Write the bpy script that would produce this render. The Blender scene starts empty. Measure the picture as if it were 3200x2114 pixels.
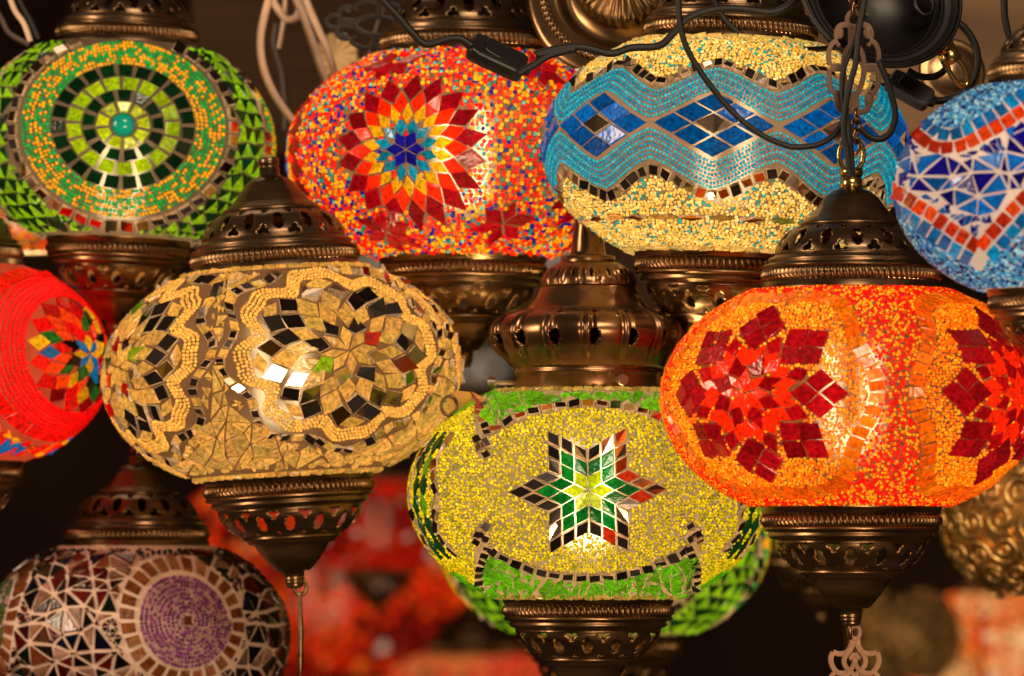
import bpy, math, random
import numpy as np
from math import pi, sin, cos, radians as R
from mathutils import Vector, Matrix
from mathutils.geometry import delaunay_2d_cdt

random.seed(7)
rng = np.random.default_rng(11)
scene = bpy.context.scene
COL = scene.collection

# ------------------------------------------------------------------ camera frame
CAMD, PXM, HY = 3.0, 5700.0, 1750.0      # metres to focus plane, photo px per metre there, horizon row
def kof(y): return (CAMD + y) / CAMD / PXM
def P(px, py, y):
    s = kof(y)
    return Vector(((px - 1600) * s, y, (HY - py) * s))

# ------------------------------------------------------------------ materials
def lin(c):
    if isinstance(c, str):
        c = c.lstrip('#'); c = [int(c[i:i+2], 16) / 255 for i in (0, 2, 4)]
        c = [x / 12.92 if x <= .04045 else ((x + .055) / 1.055) ** 2.4 for x in c]
    return tuple(c)

def new_mat(name):
    m = bpy.data.materials.new(name); m.use_nodes = True
    nt = m.node_tree; nt.nodes.clear()
    out = nt.nodes.new('ShaderNodeOutputMaterial')
    def N(t, **kw):
        n = nt.nodes.new(t)
        for k, v in kw.items():
            if k in n.inputs: n.inputs[k].default_value = v
            else: setattr(n, k, v)
        return n
    def L(a, b): nt.links.new(a, b)
    return m, nt, N, L, out

def bump_of(N, L, scale, strength, dist=.0006, detail=2.0, coord='Object'):
    tc = N('ShaderNodeTexCoord'); no = N('ShaderNodeTexNoise')
    no.inputs['Scale'].default_value = scale; no.inputs['Detail'].default_value = detail
    L(tc.outputs[coord], no.inputs['Vector'])
    b = N('ShaderNodeBump'); b.inputs['Strength'].default_value = strength; b.inputs['Distance'].default_value = dist
    L(no.outputs['Fac'], b.inputs['Height'])
    return b, no

def glass_mat(name, dif, trl, trp, rough=.1, bscale=260, bstr=.35, ior=1.5, lens=False, vary=(.72, 1.2)):
    """coloured glass laid over a lit globe: sheen + diffuse + light through it + clear view into it"""
    m, nt, N, L, out = new_mat(name)
    at = N('ShaderNodeAttribute', attribute_name='Col')
    b, no = bump_of(N, L, bscale, bstr)
    mr = N('ShaderNodeMapRange'); L(no.outputs['Fac'], mr.inputs['Value'])
    mr.inputs['From Min'].default_value = .3; mr.inputs['From Max'].default_value = .7
    mr.inputs['To Min'].default_value = vary[0]; mr.inputs['To Max'].default_value = vary[1]
    mx = N('ShaderNodeMix', data_type='RGBA', blend_type='MULTIPLY'); mx.inputs['Factor'].default_value = 1
    L(at.outputs['Color'], mx.inputs['A']); L(mr.outputs['Result'], mx.inputs['B'])
    c = mx.outputs['Result']
    d = N('ShaderNodeBsdfDiffuse'); L(c, d.inputs['Color']); L(b.outputs['Normal'], d.inputs['Normal'])
    t = N('ShaderNodeBsdfTranslucent'); L(c, t.inputs['Color'])
    p = N('ShaderNodeBsdfTransparent'); L(c, p.inputs['Color'])
    m1 = N('ShaderNodeMixShader'); m1.inputs[0].default_value = trl / (dif + trl)
    L(d.outputs[0], m1.inputs[1]); L(t.outputs[0], m1.inputs[2])
    m2 = N('ShaderNodeMixShader'); m2.inputs[0].default_value = trp
    L(m1.outputs[0], m2.inputs[1]); L(p.outputs[0], m2.inputs[2])
    g = N('ShaderNodeBsdfGlossy'); g.inputs['Roughness'].default_value = rough; L(b.outputs['Normal'], g.inputs['Normal'])
    f = N('ShaderNodeFresnel'); f.inputs['IOR'].default_value = ior; L(b.outputs['Normal'], f.inputs['Normal'])
    m3 = N('ShaderNodeMixShader'); L(f.outputs[0], m3.inputs[0]); L(m2.outputs[0], m3.inputs[1]); L(g.outputs[0], m3.inputs[2])
    # emission stands in for bulb light through the glass; strength per lamp in alpha
    e = N('ShaderNodeEmission'); L(c, e.inputs['Color']); 
    if lens:      # bright core and dark rim painted into the bead's emission by facing angle
        lw = N('ShaderNodeLayerWeight'); lw.inputs['Blend'].default_value = .5
        pw = N('ShaderNodeMapRange'); L(lw.outputs['Facing'], pw.inputs['Value'])
        pw.inputs['From Max'].default_value = .75; pw.inputs['To Min'].default_value = 1.55; pw.inputs['To Max'].default_value = .12
        mu = N('ShaderNodeMath', operation='MULTIPLY'); L(at.outputs['Alpha'], mu.inputs[0]); L(pw.outputs['Result'], mu.inputs[1])
        L(mu.outputs[0], e.inputs['Strength'])
    else: L(at.outputs['Alpha'], e.inputs['Strength'])
    ad = N('ShaderNodeAddShader'); L(m3.outputs[0], ad.inputs[0]); L(e.outputs[0], ad.inputs[1])
    L(ad.outputs[0], out.inputs['Surface'])
    m.cycles.emission_sampling = 'NONE'
    return m

def principled(name, col, rough=.5, metal=0, bscale=None, bstr=.2, var=.25, vscale=30, stretch=None, spec=.5):
    m, nt, N, L, out = new_mat(name)
    p = N('ShaderNodeBsdfPrincipled')
    p.inputs['Roughness'].default_value = rough; p.inputs['Metallic'].default_value = metal
    p.inputs['Specular IOR Level'].default_value = spec
    tc = N('ShaderNodeTexCoord'); mp = N('ShaderNodeMapping')
    if stretch: mp.inputs['Scale'].default_value = stretch
    L(tc.outputs['Object'], mp.inputs['Vector'])
    no = N('ShaderNodeTexNoise'); no.inputs['Scale'].default_value = vscale; no.inputs['Detail'].default_value = 4
    L(mp.outputs['Vector'], no.inputs['Vector'])
    rp = N('ShaderNodeValToRGB')
    c = lin(col)
    rp.color_ramp.elements[0].position = .3; rp.color_ramp.elements[1].position = .7
    rp.color_ramp.elements[0].color = (*[x * (1 - var) for x in c], 1)
    rp.color_ramp.elements[1].color = (*[min(1, x * (1 + var)) for x in c], 1)
    L(no.outputs['Fac'], rp.inputs['Fac']); L(rp.outputs['Color'], p.inputs['Base Color'])
    if bscale:
        n2 = N('ShaderNodeTexNoise'); n2.inputs['Scale'].default_value = bscale; n2.inputs['Detail'].default_value = 3
        L(mp.outputs['Vector'], n2.inputs['Vector'])
        b = N('ShaderNodeBump'); b.inputs['Strength'].default_value = bstr; b.inputs['Distance'].default_value = .0005
        L(n2.outputs['Fac'], b.inputs['Height']); L(b.outputs['Normal'], p.inputs['Normal'])
        mr = N('ShaderNodeMapRange'); L(no.outputs['Fac'], mr.inputs['Value'])
        mr.inputs['To Min'].default_value = max(.05, rough - .12); mr.inputs['To Max'].default_value = rough + .12
        L(mr.outputs['Result'], p.inputs['Roughness'])
    L(p.outputs[0], out.inputs['Surface'])
    return m

M = {}
M['tile'] = glass_mat('tile_glass', .5, .5, .35, rough=.16, bscale=420, bstr=.4, vary=(.5, 1.35))
M['bead'] = glass_mat('bead_glass', .5, .5, .25, rough=.06, bscale=500, bstr=.05, ior=1.45, lens=True)
def grout_mat():
    m, nt, N, L, out = new_mat('grout_on_glass')
    at = N('ShaderNodeAttribute', attribute_name='Col')
    b, no = bump_of(N, L, 900, .5)
    d = N('ShaderNodeBsdfDiffuse'); L(at.outputs['Color'], d.inputs['Color']); L(b.outputs['Normal'], d.inputs['Normal'])
    t = N('ShaderNodeBsdfTranslucent'); L(at.outputs['Color'], t.inputs['Color'])
    p = N('ShaderNodeBsdfRefraction'); p.inputs['IOR'].default_value = 1.16; p.inputs['Roughness'].default_value = .5
    m1 = N('ShaderNodeMixShader'); m1.inputs[0].default_value = .34
    L(d.outputs[0], m1.inputs[1]); L(t.outputs[0], m1.inputs[2])
    m2 = N('ShaderNodeMixShader'); m2.inputs[0].default_value = .007
    L(m1.outputs[0], m2.inputs[1]); L(p.outputs[0], m2.inputs[2])
    L(m2.outputs[0], out.inputs['Surface'])
    return m
M['grout'] = grout_mat()
def frost_mat():
    m, nt, N, L, out = new_mat('frosted_glass')
    d = N('ShaderNodeBsdfDiffuse'); t = N('ShaderNodeBsdfTranslucent')
    d.inputs['Color'].default_value = t.inputs['Color'].default_value = (.8, .7, .55, 1)
    x = N('ShaderNodeMixShader'); x.inputs[0].default_value = .45
    L(d.outputs[0], x.inputs[1]); L(t.outputs[0], x.inputs[2]); L(x.outputs[0], out.inputs['Surface'])
    return m
M['frost'] = frost_mat()
def mirror_mat():
    m, nt, N, L, out = new_mat('mirror_tile')
    at = N('ShaderNodeAttribute', attribute_name='Col')
    p = N('ShaderNodeBsdfPrincipled'); p.inputs['Metallic'].default_value = 1; p.inputs['Roughness'].default_value = .13
    L(at.outputs['Color'], p.inputs['Base Color'])
    b, no = bump_of(N, L, 150, .08); L(b.outputs['Normal'], p.inputs['Normal'])
    L(p.outputs[0], out.inputs['Surface'])
    return m
M['mirror'] = mirror_mat()
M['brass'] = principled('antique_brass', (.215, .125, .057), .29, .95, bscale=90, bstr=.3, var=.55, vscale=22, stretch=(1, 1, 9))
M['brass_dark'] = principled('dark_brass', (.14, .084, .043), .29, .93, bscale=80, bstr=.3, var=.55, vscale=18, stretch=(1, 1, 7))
M['copper'] = principled('browned_copper', (.175, .094, .046), .27, .95, bscale=160, bstr=.12, var=.45, vscale=24)
M['bronze'] = principled('bronze_sheet', (.10, .054, .033), .5, .5, bscale=120, bstr=.15, var=.4, vscale=30)
M['tan_metal'] = principled('tan_metal', (.20, .11, .06), .45, .6, bscale=120, bstr=.15, var=.3, vscale=60)
M['brass_bright'] = principled('polished_brass', (.62, .40, .13), .22, 1, bscale=70, bstr=.05, var=.2, vscale=12)
M['gold'] = principled('gold_filigree', (.75, .45, .15), .35, .9, var=.4, vscale=40)
M['black_metal'] = principled('black_metal', (.014, .011, .009), .4, .5, bscale=40, bstr=.1, var=.5, vscale=16)
M['cable'] = principled('black_cable', (.009, .008, .007), .5, 0, spec=.3, var=.3, vscale=60)
M['brown_cable'] = principled('brown_cable', (.05, .028, .02), .5, 0, var=.3, vscale=60)
M['white_cable'] = principled('white_cable', (.60, .40, .27), .45, 0, var=.15, vscale=60)
M['plastic'] = principled('black_plastic', (.012, .011, .011), .33, 0, bscale=900, bstr=.15, var=.2, vscale=60)
M['grey_plastic'] = principled('grey_plastic', (.05, .048, .052), .5, 0, bscale=900, bstr=.2, var=.2, vscale=60)
M['steel'] = principled('worn_steel', (.35, .27, .18), .35, .9, var=.4, vscale=80)
M['tag'] = principled('amber_plastic', (.45, .22, .01), .45, 0, var=.2, vscale=60)
M['paper'] = principled('cream_paper', (.55, .36, .16), .7, 0, var=.25, vscale=50)
M['wood'] = principled('brown_wood', (.055, .028, .014), .7, 0, spec=.1, bscale=20, bstr=.3, var=.55, vscale=4, stretch=(.6, 1, 5))
M['pale_wood'] = principled('pale_wood', (.20, .12, .065), .7, 0, spec=.1, var=.5, vscale=4, stretch=(.6, 1, 5))
M['wall'] = principled('dark_wall', (.03, .017, .010), .9, 0, spec=.05, var=.9, vscale=1.3)
def emit_mat(name, col, s):
    m, nt, N, L, out = new_mat(name)
    e = N('ShaderNodeEmission'); e.inputs['Color'].default_value = (*col, 1); e.inputs['Strength'].default_value = s
    L(e.outputs[0], out.inputs['Surface'])
    return m

# ------------------------------------------------------------------ mesh builder
class MB:
    def __init__(s): s.v=[]; s.f=[]; s.c=[]; s.m=[]; s.sm=[]; s.n=0
    def add(s, v, f, col=(1,1,1), mat=0, smooth=False):
        v = np.asarray(v, float).reshape(-1, 3); c = np.asarray(col, float)
        if c.ndim == 1: c = np.tile(c, (len(v), 1))
        s.v.append(v); s.c.append(c)
        if isinstance(f, np.ndarray):
            s.f.append((f + s.n).astype(np.int32)); k = len(f)
        else:
            k = len(f)
            groups = {}
            for q in f: groups.setdefault(len(q), []).append(q)
            for q in groups.values(): s.f.append(np.asarray(q, np.int32) + s.n)
        s.m.append(np.full(k, mat, np.int32)); s.sm.append(np.full(k, smooth, bool)); s.n += len(v)
    def build(s, name, mats, parent=None, k=1.0, dz=0.0, mat4=None, glow=0.0):
        me = bpy.data.meshes.new(name)
        if s.n:
            v = np.concatenate(s.v); v = v.copy(); v[:, 2] += dz; v *= k
            c = np.concatenate(s.c); c = np.concatenate([c, np.full((len(c), 1), glow)], 1)
            tot = np.concatenate([np.full(len(f), f.shape[1], np.int32) for f in s.f])
            loops = np.concatenate([f.ravel() for f in s.f])
            me.vertices.add(len(v)); me.vertices.foreach_set('co', v.ravel().astype(np.float32))
            me.loops.add(len(loops)); me.loops.foreach_set('vertex_index', loops)
            me.polygons.add(len(tot))
            st = np.concatenate([[0], np.cumsum(tot)[:-1]]).astype(np.int32)
            me.polygons.foreach_set('loop_start', st); me.polygons.foreach_set('loop_total', tot)
            me.polygons.foreach_set('material_index', np.concatenate(s.m))
            me.polygons.foreach_set('use_smooth', np.concatenate(s.sm))
            a = me.color_attributes.new('Col', 'FLOAT_COLOR', 'POINT')
            a.data.foreach_set('color', c.ravel().astype(np.float32))
            me.update(calc_edges=True); me.validate()
        for m in (mats if isinstance(mats, (list, tuple)) else [mats]): me.materials.append(m)
        o = bpy.data.objects.new(name, me); COL.objects.link(o)
        if parent: o.parent = parent
        if mat4: o.matrix_basis = mat4
        return o

def tag(o, label, cat, group=None, kind=None):
    if label: o['label'] = label
    if cat: o['category'] = cat
    if group: o['group'] = group
    if kind: o['kind'] = kind
    return o
def empty(name, loc, rot=(0, 0, 0)):
    o = bpy.data.objects.new(name, None); COL.objects.link(o)
    o.location = loc; o.rotation_euler = rot; o.empty_display_size = .02
    return o

def grid_faces(nu, nv, wrap_u=True, flip=False):
    """verts indexed [v*nu+u]"""
    u = np.arange(nu if wrap_u else nu - 1); v = np.arange(nv - 1)
    U, V = np.meshgrid(u, v); U = U.ravel(); V = V.ravel(); U1 = (U + 1) % nu
    q = np.stack([V*nu+U, V*nu+U1, (V+1)*nu+U1, (V+1)*nu+U], 1)
    return q[:, ::-1].copy() if flip else q

def lathe(mb, prof, n=96, mat=0, col=(1,1,1), rfun=None, smooth=True):
    prof = np.asarray(prof, float); th = np.arange(n) * 2 * pi / n
    r = prof[:, 0][:, None] * np.ones(n); z = prof[:, 1][:, None] * np.ones(n)
    if rfun is not None: r = rfun(r, z, th[None, :])
    v = np.stack([r*np.sin(th), -r*np.cos(th), z], -1).reshape(-1, 3)
    mb.add(v, grid_faces(n, len(prof)), col, mat, smooth)

def cat_path(pts, n=8, closed=False):
    """Catmull-Rom through points"""
    p = np.asarray(pts, float)
    if closed: p = np.concatenate([p[-1:], p, p[:2]])
    else: p = np.concatenate([2*p[:1]-p[1:2], p, 2*p[-1:]-p[-2:-1]])
    out = []
    t = np.linspace(0, 1, n, endpoint=False)[:, None]
    for i in range(1, len(p) - 2):
        a, b, c, d = p[i-1], p[i], p[i+1], p[i+2]
        out.append(.5*((2*b)+(c-a)*t+(2*a-5*b+4*c-d)*t**2+(3*b-a-3*c+d)*t**3))
    if not closed: out.append(p[-2][None])
    return np.concatenate(out)

def tube(mb, path, r, sides=10, closed=False, mat=0, flat=None, caps=True, col=(1,1,1)):
    """tube along a 3D path; flat=(normal, half thickness) gives an elliptical band lying square to normal"""
    p = np.asarray(path, float); n = len(p)
    rr = np.broadcast_to(np.asarray(r, float), (n,))
    t = np.gradient(p, axis=0)
    if closed: t = np.roll(p, -1, 0) - np.roll(p, 1, 0)
    t /= np.linalg.norm(t, axis=1)[:, None] + 1e-12
    ang = np.arange(sides) * 2 * pi / sides
    if flat is not None:
        w = np.tile(np.asarray(flat[0], float), (n, 1))
        u = np.cross(t, w); u /= np.linalg.norm(u, axis=1)[:, None] + 1e-12
        sq = lambda x: np.sign(x) * np.abs(x) ** .35
        v = p[:, None] + u[:, None]*(rr[:, None]*sq(np.cos(ang)))[..., None] + w[:, None]*(flat[1]*sq(np.sin(ang)))[None, :, None]
    else:
        u = np.zeros_like(p); ref = np.array([0, 1.0, 0.1]) if abs(t[0][1]) < .9 else np.array([1.0, 0, 0])
        x = np.cross(t[0], ref); x /= np.linalg.norm(x)
        for i in range(n):
            x = x - t[i]*np.dot(x, t[i]); x /= np.linalg.norm(x) + 1e-12; u[i] = x
        w = np.cross(t, u)
        v = p[:, None] + (u[:, None]*np.cos(ang)[None, :, None] + w[:, None]*np.sin(ang)[None, :, None])*rr[:, None, None]
    f = grid_faces(sides, n)
    if closed:
        a = np.arange(sides); b = (a+1) % sides
        f = np.concatenate([f, np.stack([(n-1)*sides+a, (n-1)*sides+b, b, a], 1)])
    mb.add(v.reshape(-1, 3), f, col, mat, flat is None)
    if caps and not closed:
        mb.add(v[0], [list(range(sides))[::-1]], col, mat); mb.add(v[-1], [list(range(sides))], col, mat)

def uv_ball(mb, c, rad, nu=16, nv=10, mat=0, col=(1,1,1), rot=None):
    th = np.arange(nu)*2*pi/nu; ph = np.linspace(-pi/2, pi/2, nv)
    v = np.stack([np.cos(ph)[:, None]*np.cos(th), np.cos(ph)[:, None]*np.sin(th), np.sin(ph)[:, None]*np.ones(nu)], -1).reshape(-1, 3)
    v = v * np.asarray(rad, float)
    if rot is not None: v = v @ np.array(rot).T
    mb.add(v + np.asarray(c, float), grid_faces(nu, nv), col, mat, True)

# ------------------------------------------------------------------ globe with mosaic
class Globe:
    """all in px units of the photograph at this lamp's distance, origin at the globe's centre"""
    def __init__(s, a, bq=.65, hq=.563):
        s.a = a; s.b = a*bq; s.h = a*hq; s.solid = []; s.dv = 0.0
        lam = np.linspace(-pi/2, pi/2, 2001)
        ds = np.sqrt((s.a*np.sin(lam))**2 + (s.b*np.cos(lam))**2)
        arc = np.concatenate([[0], np.cumsum((ds[1:]+ds[:-1])/2*np.diff(lam))]); arc -= arc[1000]
        s.lam, s.arc = lam, arc
        s.tmax = np.interp(math.asin(s.h/s.b), lam, arc)
    def normal(s, p):
        n = p / np.array([s.a**2, s.a**2, s.b**2]); return n/np.linalg.norm(n, axis=-1, keepdims=True)
    def cyl(s, th, t):
        th = np.asarray(th, float); la = np.interp(np.asarray(t, float), s.arc, s.lam)
        return np.stack([s.a*np.cos(la)*np.sin(th), -s.a*np.cos(la)*np.cos(th), s.b*np.sin(la)], -1)
    def rad_at(s, t): return s.a*np.cos(np.interp(t, s.arc, s.lam))
    def cylchart(s):
        return lambda uv: s.cyl(uv[..., 0]/s.a, uv[..., 1])
    def ortho(s, azd, v0=0.0, vs=1.0, us=1.0):
        az = R(azd); v0 = v0 - s.dv
        def ch(uv):
            u = np.asarray(uv[..., 0], float)*us; v = np.asarray(uv[..., 1], float)*vs + v0
            q = (u/s.a)**2 + (v/s.b)**2
            k = np.where(q > .985, np.sqrt(.985/np.maximum(q, 1e-9)), 1.0); u = u*k; v = v*k
            f = s.a*np.sqrt(np.maximum(0, 1-(u/s.a)**2-(v/s.b)**2))
            return np.stack([u*cos(az)+f*sin(az), u*sin(az)-f*cos(az), v], -1)
        return ch
    def local(s, p, azd, v0=0.0, vs=1.0):
        """inverse of ortho: chart coordinates and facing of points"""
        az = R(azd); v0 = v0 - s.dv
        u = p[:, 0]*cos(az) + p[:, 1]*sin(az); f = p[:, 0]*sin(az) - p[:, 1]*cos(az)
        return u, (p[:, 2]-v0)/vs, f
    # ---- shell of grouted glass
    def shell(s, mb, col, neck=True):
        la = np.linspace(-math.asin(s.h/s.b), math.asin(s.h/s.b), 60)
        prof = [(s.a*cos(x), s.b*sin(x)) for x in la]; prof = prof
        lathe(mb, prof, 128, 0, col)
    # ---- one tile
    def tile(s, mb, ch, poly, col, h=9.0, mat=1, tilt=.06, mark=True, bevel=3.2):
        uv = np.asarray(poly, float); p = ch(uv)
        if not np.all(np.abs(p[:, 2]) < s.h*1.0): return
        n = s.normal(p); c = p.mean(0); nc = s.normal(c[None])[0]
        k = len(p)
        if np.dot(np.cross(p[1]-p[0], p[2]-p[0]), nc) < 0: p = p[::-1]; n = n[::-1]
        # planar top so that every piece of glass catches the light on its own
        tl = rng.normal(0, tilt*(2.0 if mat == 2 else 1), 3); tl -= nc*np.dot(tl, nc)
        hv = h + (p-c) @ tl
        d = (p-c) @ nc
        hv = hv - d + d.max()*.6 if False else hv
        L = np.linalg.norm(p-c, axis=1)[:, None]
        top = c + (p-c)*np.maximum(.3, 1-bevel/np.maximum(L, 1e-6)) ; top = top + n*hv[:, None]
        mid = p + n*(hv*.62)[:, None]; bot = p - n*2.0
        f = [list(range(2*k, 3*k))]
        for i in range(k):
            j = (i+1) % k
            f += [[i, j, k+j, k+i], [k+i, k+j, 2*k+j, 2*k+i]]
        if mat == 2:      # silvered tile: mirror on top, tan edges painted for light from the lit grout
            mb.add(top, [list(range(k))], col, 2, False)
            mb.add(np.concatenate([bot, mid, top]), f[1:], np.array([.50, .30, .13])*rng.uniform(.5, 1.2), 1, False)
        else: mb.add(np.concatenate([bot, mid, top]), f, col, mat, False)
        if mark: s.solid.append(p)
    def ring(s, mb, ch, r0, r1, n, colf, ph=0.0, gap=5, matf=None, tilt=.06, jit=0.0):
        for i in range(n):
            a0 = (i+ph)*2*pi/n; d = 2*pi/n/2
            g0 = gap/2/max(r0, 1); g1 = gap/2/r1
            j = rng.uniform(-jit, jit)
            q = [(r0*sin(a0-d+g0), r0*cos(a0-d+g0)), (r1*sin(a0-d*.92+g1), r1*cos(a0-d*.92+g1)),
                 (r1*sin(a0+d*.92-g1), r1*cos(a0+d*.92-g1)), (r0*sin(a0+d-g0), r0*cos(a0+d-g0))]
            s.tile(mb, ch, [(x*(1+j), y*(1+j)) for x, y in q], colf(i), mat=matf(i) if matf else 1, tilt=tilt)
    def star(s, mb, ch, N, n, e, pick, ph=0.0, gap=4.0):
        """N-pointed star of little rhombs; pick(i,j,petal) -> (colour, mat) or None"""
        for k in range(N):
            a0 = 2*pi*k/N + ph - pi/N; a1 = a0 + 2*pi/N
            ek = np.array([cos(a0), sin(a0)])*e; el = np.array([cos(a1), sin(a1)])*e
            for i in range(n):
                for j in range(n):
                    r = pick(i, j, k)
                    if r is None: continue
                    q = np.array([i*ek+j*el, (i+1)*ek+j*el, (i+1)*ek+(j+1)*el, i*ek+(j+1)*el])
                    c = q.mean(0); q = c + (q-c)*(1-gap/e) + rng.normal(0, e*.018, (4, 2))
                    s.tile(mb, ch, q, r[0], mat=r[1])
    def petals(s, mb, ch, r0, r1, n, colf, ph=0.0, fat=1.0, mid=.5, gap=3.0, jit=.03, matf=None):
        for i in range(n):
            a = (i+ph)*2*pi/n + rng.normal(0, jit*.5); rm = r0+(r1-r0)*mid; d = pi/n*fat
            q = np.array([(r0*sin(a), r0*cos(a)), (rm*sin(a-d), rm*cos(a-d)), (r1*sin(a), r1*cos(a)), (rm*sin(a+d), rm*cos(a+d))])
            c = q.mean(0); L = np.linalg.norm(q-c, axis=1)[:, None]; q = c + (q-c)*(1-gap/L)
            q = q + rng.normal(0, (r1-r0)*jit, (4, 2))
            s.tile(mb, ch, q, colf(i), mat=matf(i) if matf else 1, tilt=.10)
    def strip(s, mb, ch, path, wid, pitch, colf, matf=None, gap=5, closed=False, tilt=.08):
        """square tiles following a path in the chart"""
        p = np.asarray(path, float)
        if closed: p = np.concatenate([p, p[:1]])
        seg = np.linalg.norm(np.diff(p, axis=0), axis=1); L = np.concatenate([[0], np.cumsum(seg)])
        m = max(1, int(round(L[-1]/pitch))); st = L[-1]/m
        at = lambda x: np.array([np.interp(x, L, p[:, 0]), np.interp(x, L, p[:, 1])])
        for i in range(m):
            a = at(i*st+gap/2); b = at((i+1)*st-gap/2); t = b-a; t /= np.linalg.norm(t)+1e-9; nn = np.array([-t[1], t[0]])*wid/2
            q = [a-nn, b-nn, b+nn, a+nn]
            q = [x + rng.normal(0, wid*.03, 2) for x in q]
            s.tile(mb, ch, q, colf(i), mat=matf(i) if matf else 1, tilt=tilt)
    def shards(s, mb, ch, box, sp, keep, colf, gap=6.0, jit=.33, matf=None, tilt=.07, cyl=False, fill=3):
        u0, v0, u1, v1 = box; pts = []
        nv = max(2, int((v1-v0)/(sp*.87)))
        for r in range(nv+1):
            v = v0+(v1-v0)*r/nv
            st = sp*(s.a/max(s.rad_at(v), s.a*.3)) if cyl else sp
            x = u0 + (st/2 if r % 2 else 0)
            while x < u1:
                pts.append((x+rng.uniform(-jit, jit)*st, v+rng.uniform(-jit, jit)*sp)); x += st
        tri = delaunay_2d_cdt([Vector(x) for x in pts], [], [], 0, 1e-5)
        V = np.array([tuple(x) for x in tri[0]]); F = [list(f) for f in tri[2]]
        F = [f for f in F if keep(V[f], V[f].mean(0))]
        if F and fill < 3:
            Q = V[np.array(F)]; C = Q.mean(1, keepdims=True); T6 = np.concatenate([C+(Q-C)*.8, C, C+(np.roll(Q, 1, 1)+Q-2*C)*.4], 1)
            ok = s.clear(ch(T6.reshape(-1, 2)), 1.5).reshape(len(F), 7).all(1)
            F = [f for f, o in zip(F, ok) if o]
        for idx, f in enumerate(F):
            q = V[f]
            c = q.mean(0)
            sc = np.array([s.rad_at(c[1])/s.a if cyl else 1.0, 1.0])
            qq = (q-c)*sc
            a = np.linalg.norm(qq[1]-qq[2]); b = np.linalg.norm(qq[0]-qq[2]); d = np.linalg.norm(qq[0]-qq[1])
            area = abs((qq[1][0]-qq[0][0])*(qq[2][1]-qq[0][1])-(qq[2][0]-qq[0][0])*(qq[1][1]-qq[0][1]))/2
            rho = 2*area/(a+b+d+1e-9)
            if rho < gap*.75: continue
            inc = (a*qq[0]+b*qq[1]+d*qq[2])/(a+b+d)
            q2 = (inc+(qq-inc)*(1-gap/2/rho))/sc + c
            up = q[:, 1].max()-c[1] > c[1]-q[:, 1].min()
            s.tile(mb, ch, q2, colf(idx, up, c), mat=matf(idx) if matf else 1, tilt=tilt)
        if fill > 1: s.shards(mb, ch, box, sp*(.55 if fill == 3 else .62), keep, colf, gap*.65, jit, matf, tilt, cyl, fill-1)
    # ---- beads
    def seed(s, sp, jit=.3, drop=.05, thr=2.3, t0=None, t1=None):
        t0 = -s.tmax if t0 is None else t0; t1 = s.tmax if t1 is None else t1
        out = []; rows = int((t1-t0)/(sp*.87))
        for i in range(rows+1):
            t = t0+(t1-t0)*i/rows; r = s.rad_at(t); m = max(8, int(2*thr*r/sp))
            th = (np.arange(m)+(.5 if i % 2 else 0)+rng.uniform(-.1, .1))*2*thr/m - thr
            th = th + rng.uniform(-jit, jit, m)*sp/r; tt = t + rng.uniform(-jit, jit, m)*sp
            out.append(np.stack([th, tt], 1))
        q = np.concatenate(out); q = q[rng.random(len(q)) > drop]
        q = q[np.abs(q[:, 1]) < s.tmax]
        return q, s.cyl(q[:, 0], q[:, 1])
    def clear(s, p, margin=6.0):
        """mask of points clear of the tiles laid so far"""
        ok = np.ones(len(p), bool)
        for q in s.solid:
            c = q.mean(0); rad = np.linalg.norm(q-c, axis=1).max()+margin
            near = np.where(ok & (np.abs(p[:, 0]-c[0]) < rad) & (np.abs(p[:, 1]-c[1]) < rad) & (np.abs(p[:, 2]-c[2]) < rad))[0]
            if not len(near): continue
            n = s.normal(c[None])[0]; x = p[near]; ins = np.ones(len(near), bool)
            for i in range(len(q)):
                a, b = q[i], q[(i+1) % len(q)]; e = np.cross(n, b-a); e /= np.linalg.norm(e)+1e-9
                ins &= ((x-a) @ e > -margin)
            ok[near[ins]] = False
        return ok
    def beads(s, mb, p, cols, size, ring=True, wild=.8, var=.12, mat=1, axis=None, nu=9, nv=5, lift=.55):
        if not len(p): return
        n = s.normal(p); N = len(p)
        if axis is None:
            ax = n + rng.normal(0, wild*.5, (N, 3)); ax /= np.linalg.norm(ax, axis=1)[:, None]
        else: ax = axis
        ref = np.where(np.abs(ax[:, 2:3]) < .9, [[0, 0, 1.0]], [[1.0, 0, 0]])
        e1 = np.cross(ax, ref); e1 /= np.linalg.norm(e1, axis=1)[:, None]; e2 = np.cross(ax, e1)
        if ring:
            a = np.arange(nu)*2*pi/nu; b = np.arange(nv)*2*pi/nv
            rr = .6+.4*np.cos(b)[:, None]; T = np.stack([rr*np.cos(a), rr*np.sin(a), .5*np.sin(b)[:, None]*np.ones(nu)], -1).reshape(-1, 3)
            f = grid_faces(nu, nv); aa = np.arange(nu); bb = (aa+1) % nu
            f = np.concatenate([f, np.stack([(nv-1)*nu+aa, (nv-1)*nu+bb, bb, aa], 1)])
        else:
            a = np.arange(nu)*2*pi/nu; b = np.linspace(-1, 1, nv)
            pr = np.sqrt(np.maximum(0, 1-np.abs(b)**2.6))[:, None]
            T = np.stack([pr*np.cos(a), pr*np.sin(a), b[:, None]*np.ones(nu)*.98], -1).reshape(-1, 3); f = grid_faces(nu, nv)
        k = len(T); sz = size*(1+rng.uniform(-var, var, N))
        v = (T[None, :, 0:1]*e1[:, None]+T[None, :, 1:2]*e2[:, None]+T[None, :, 2:3]*ax[:, None])*sz[:, None, None]
        v = v + (p+n*(sz*lift)[:, None])[:, None]
        F = (f[None]+(np.arange(N)*k)[:, None, None]).reshape(-1, 4)
        c = np.repeat(np.asarray(cols, float), k, axis=0)
        mb.add(v.reshape(-1, 3), F, c, mat, True)
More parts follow.
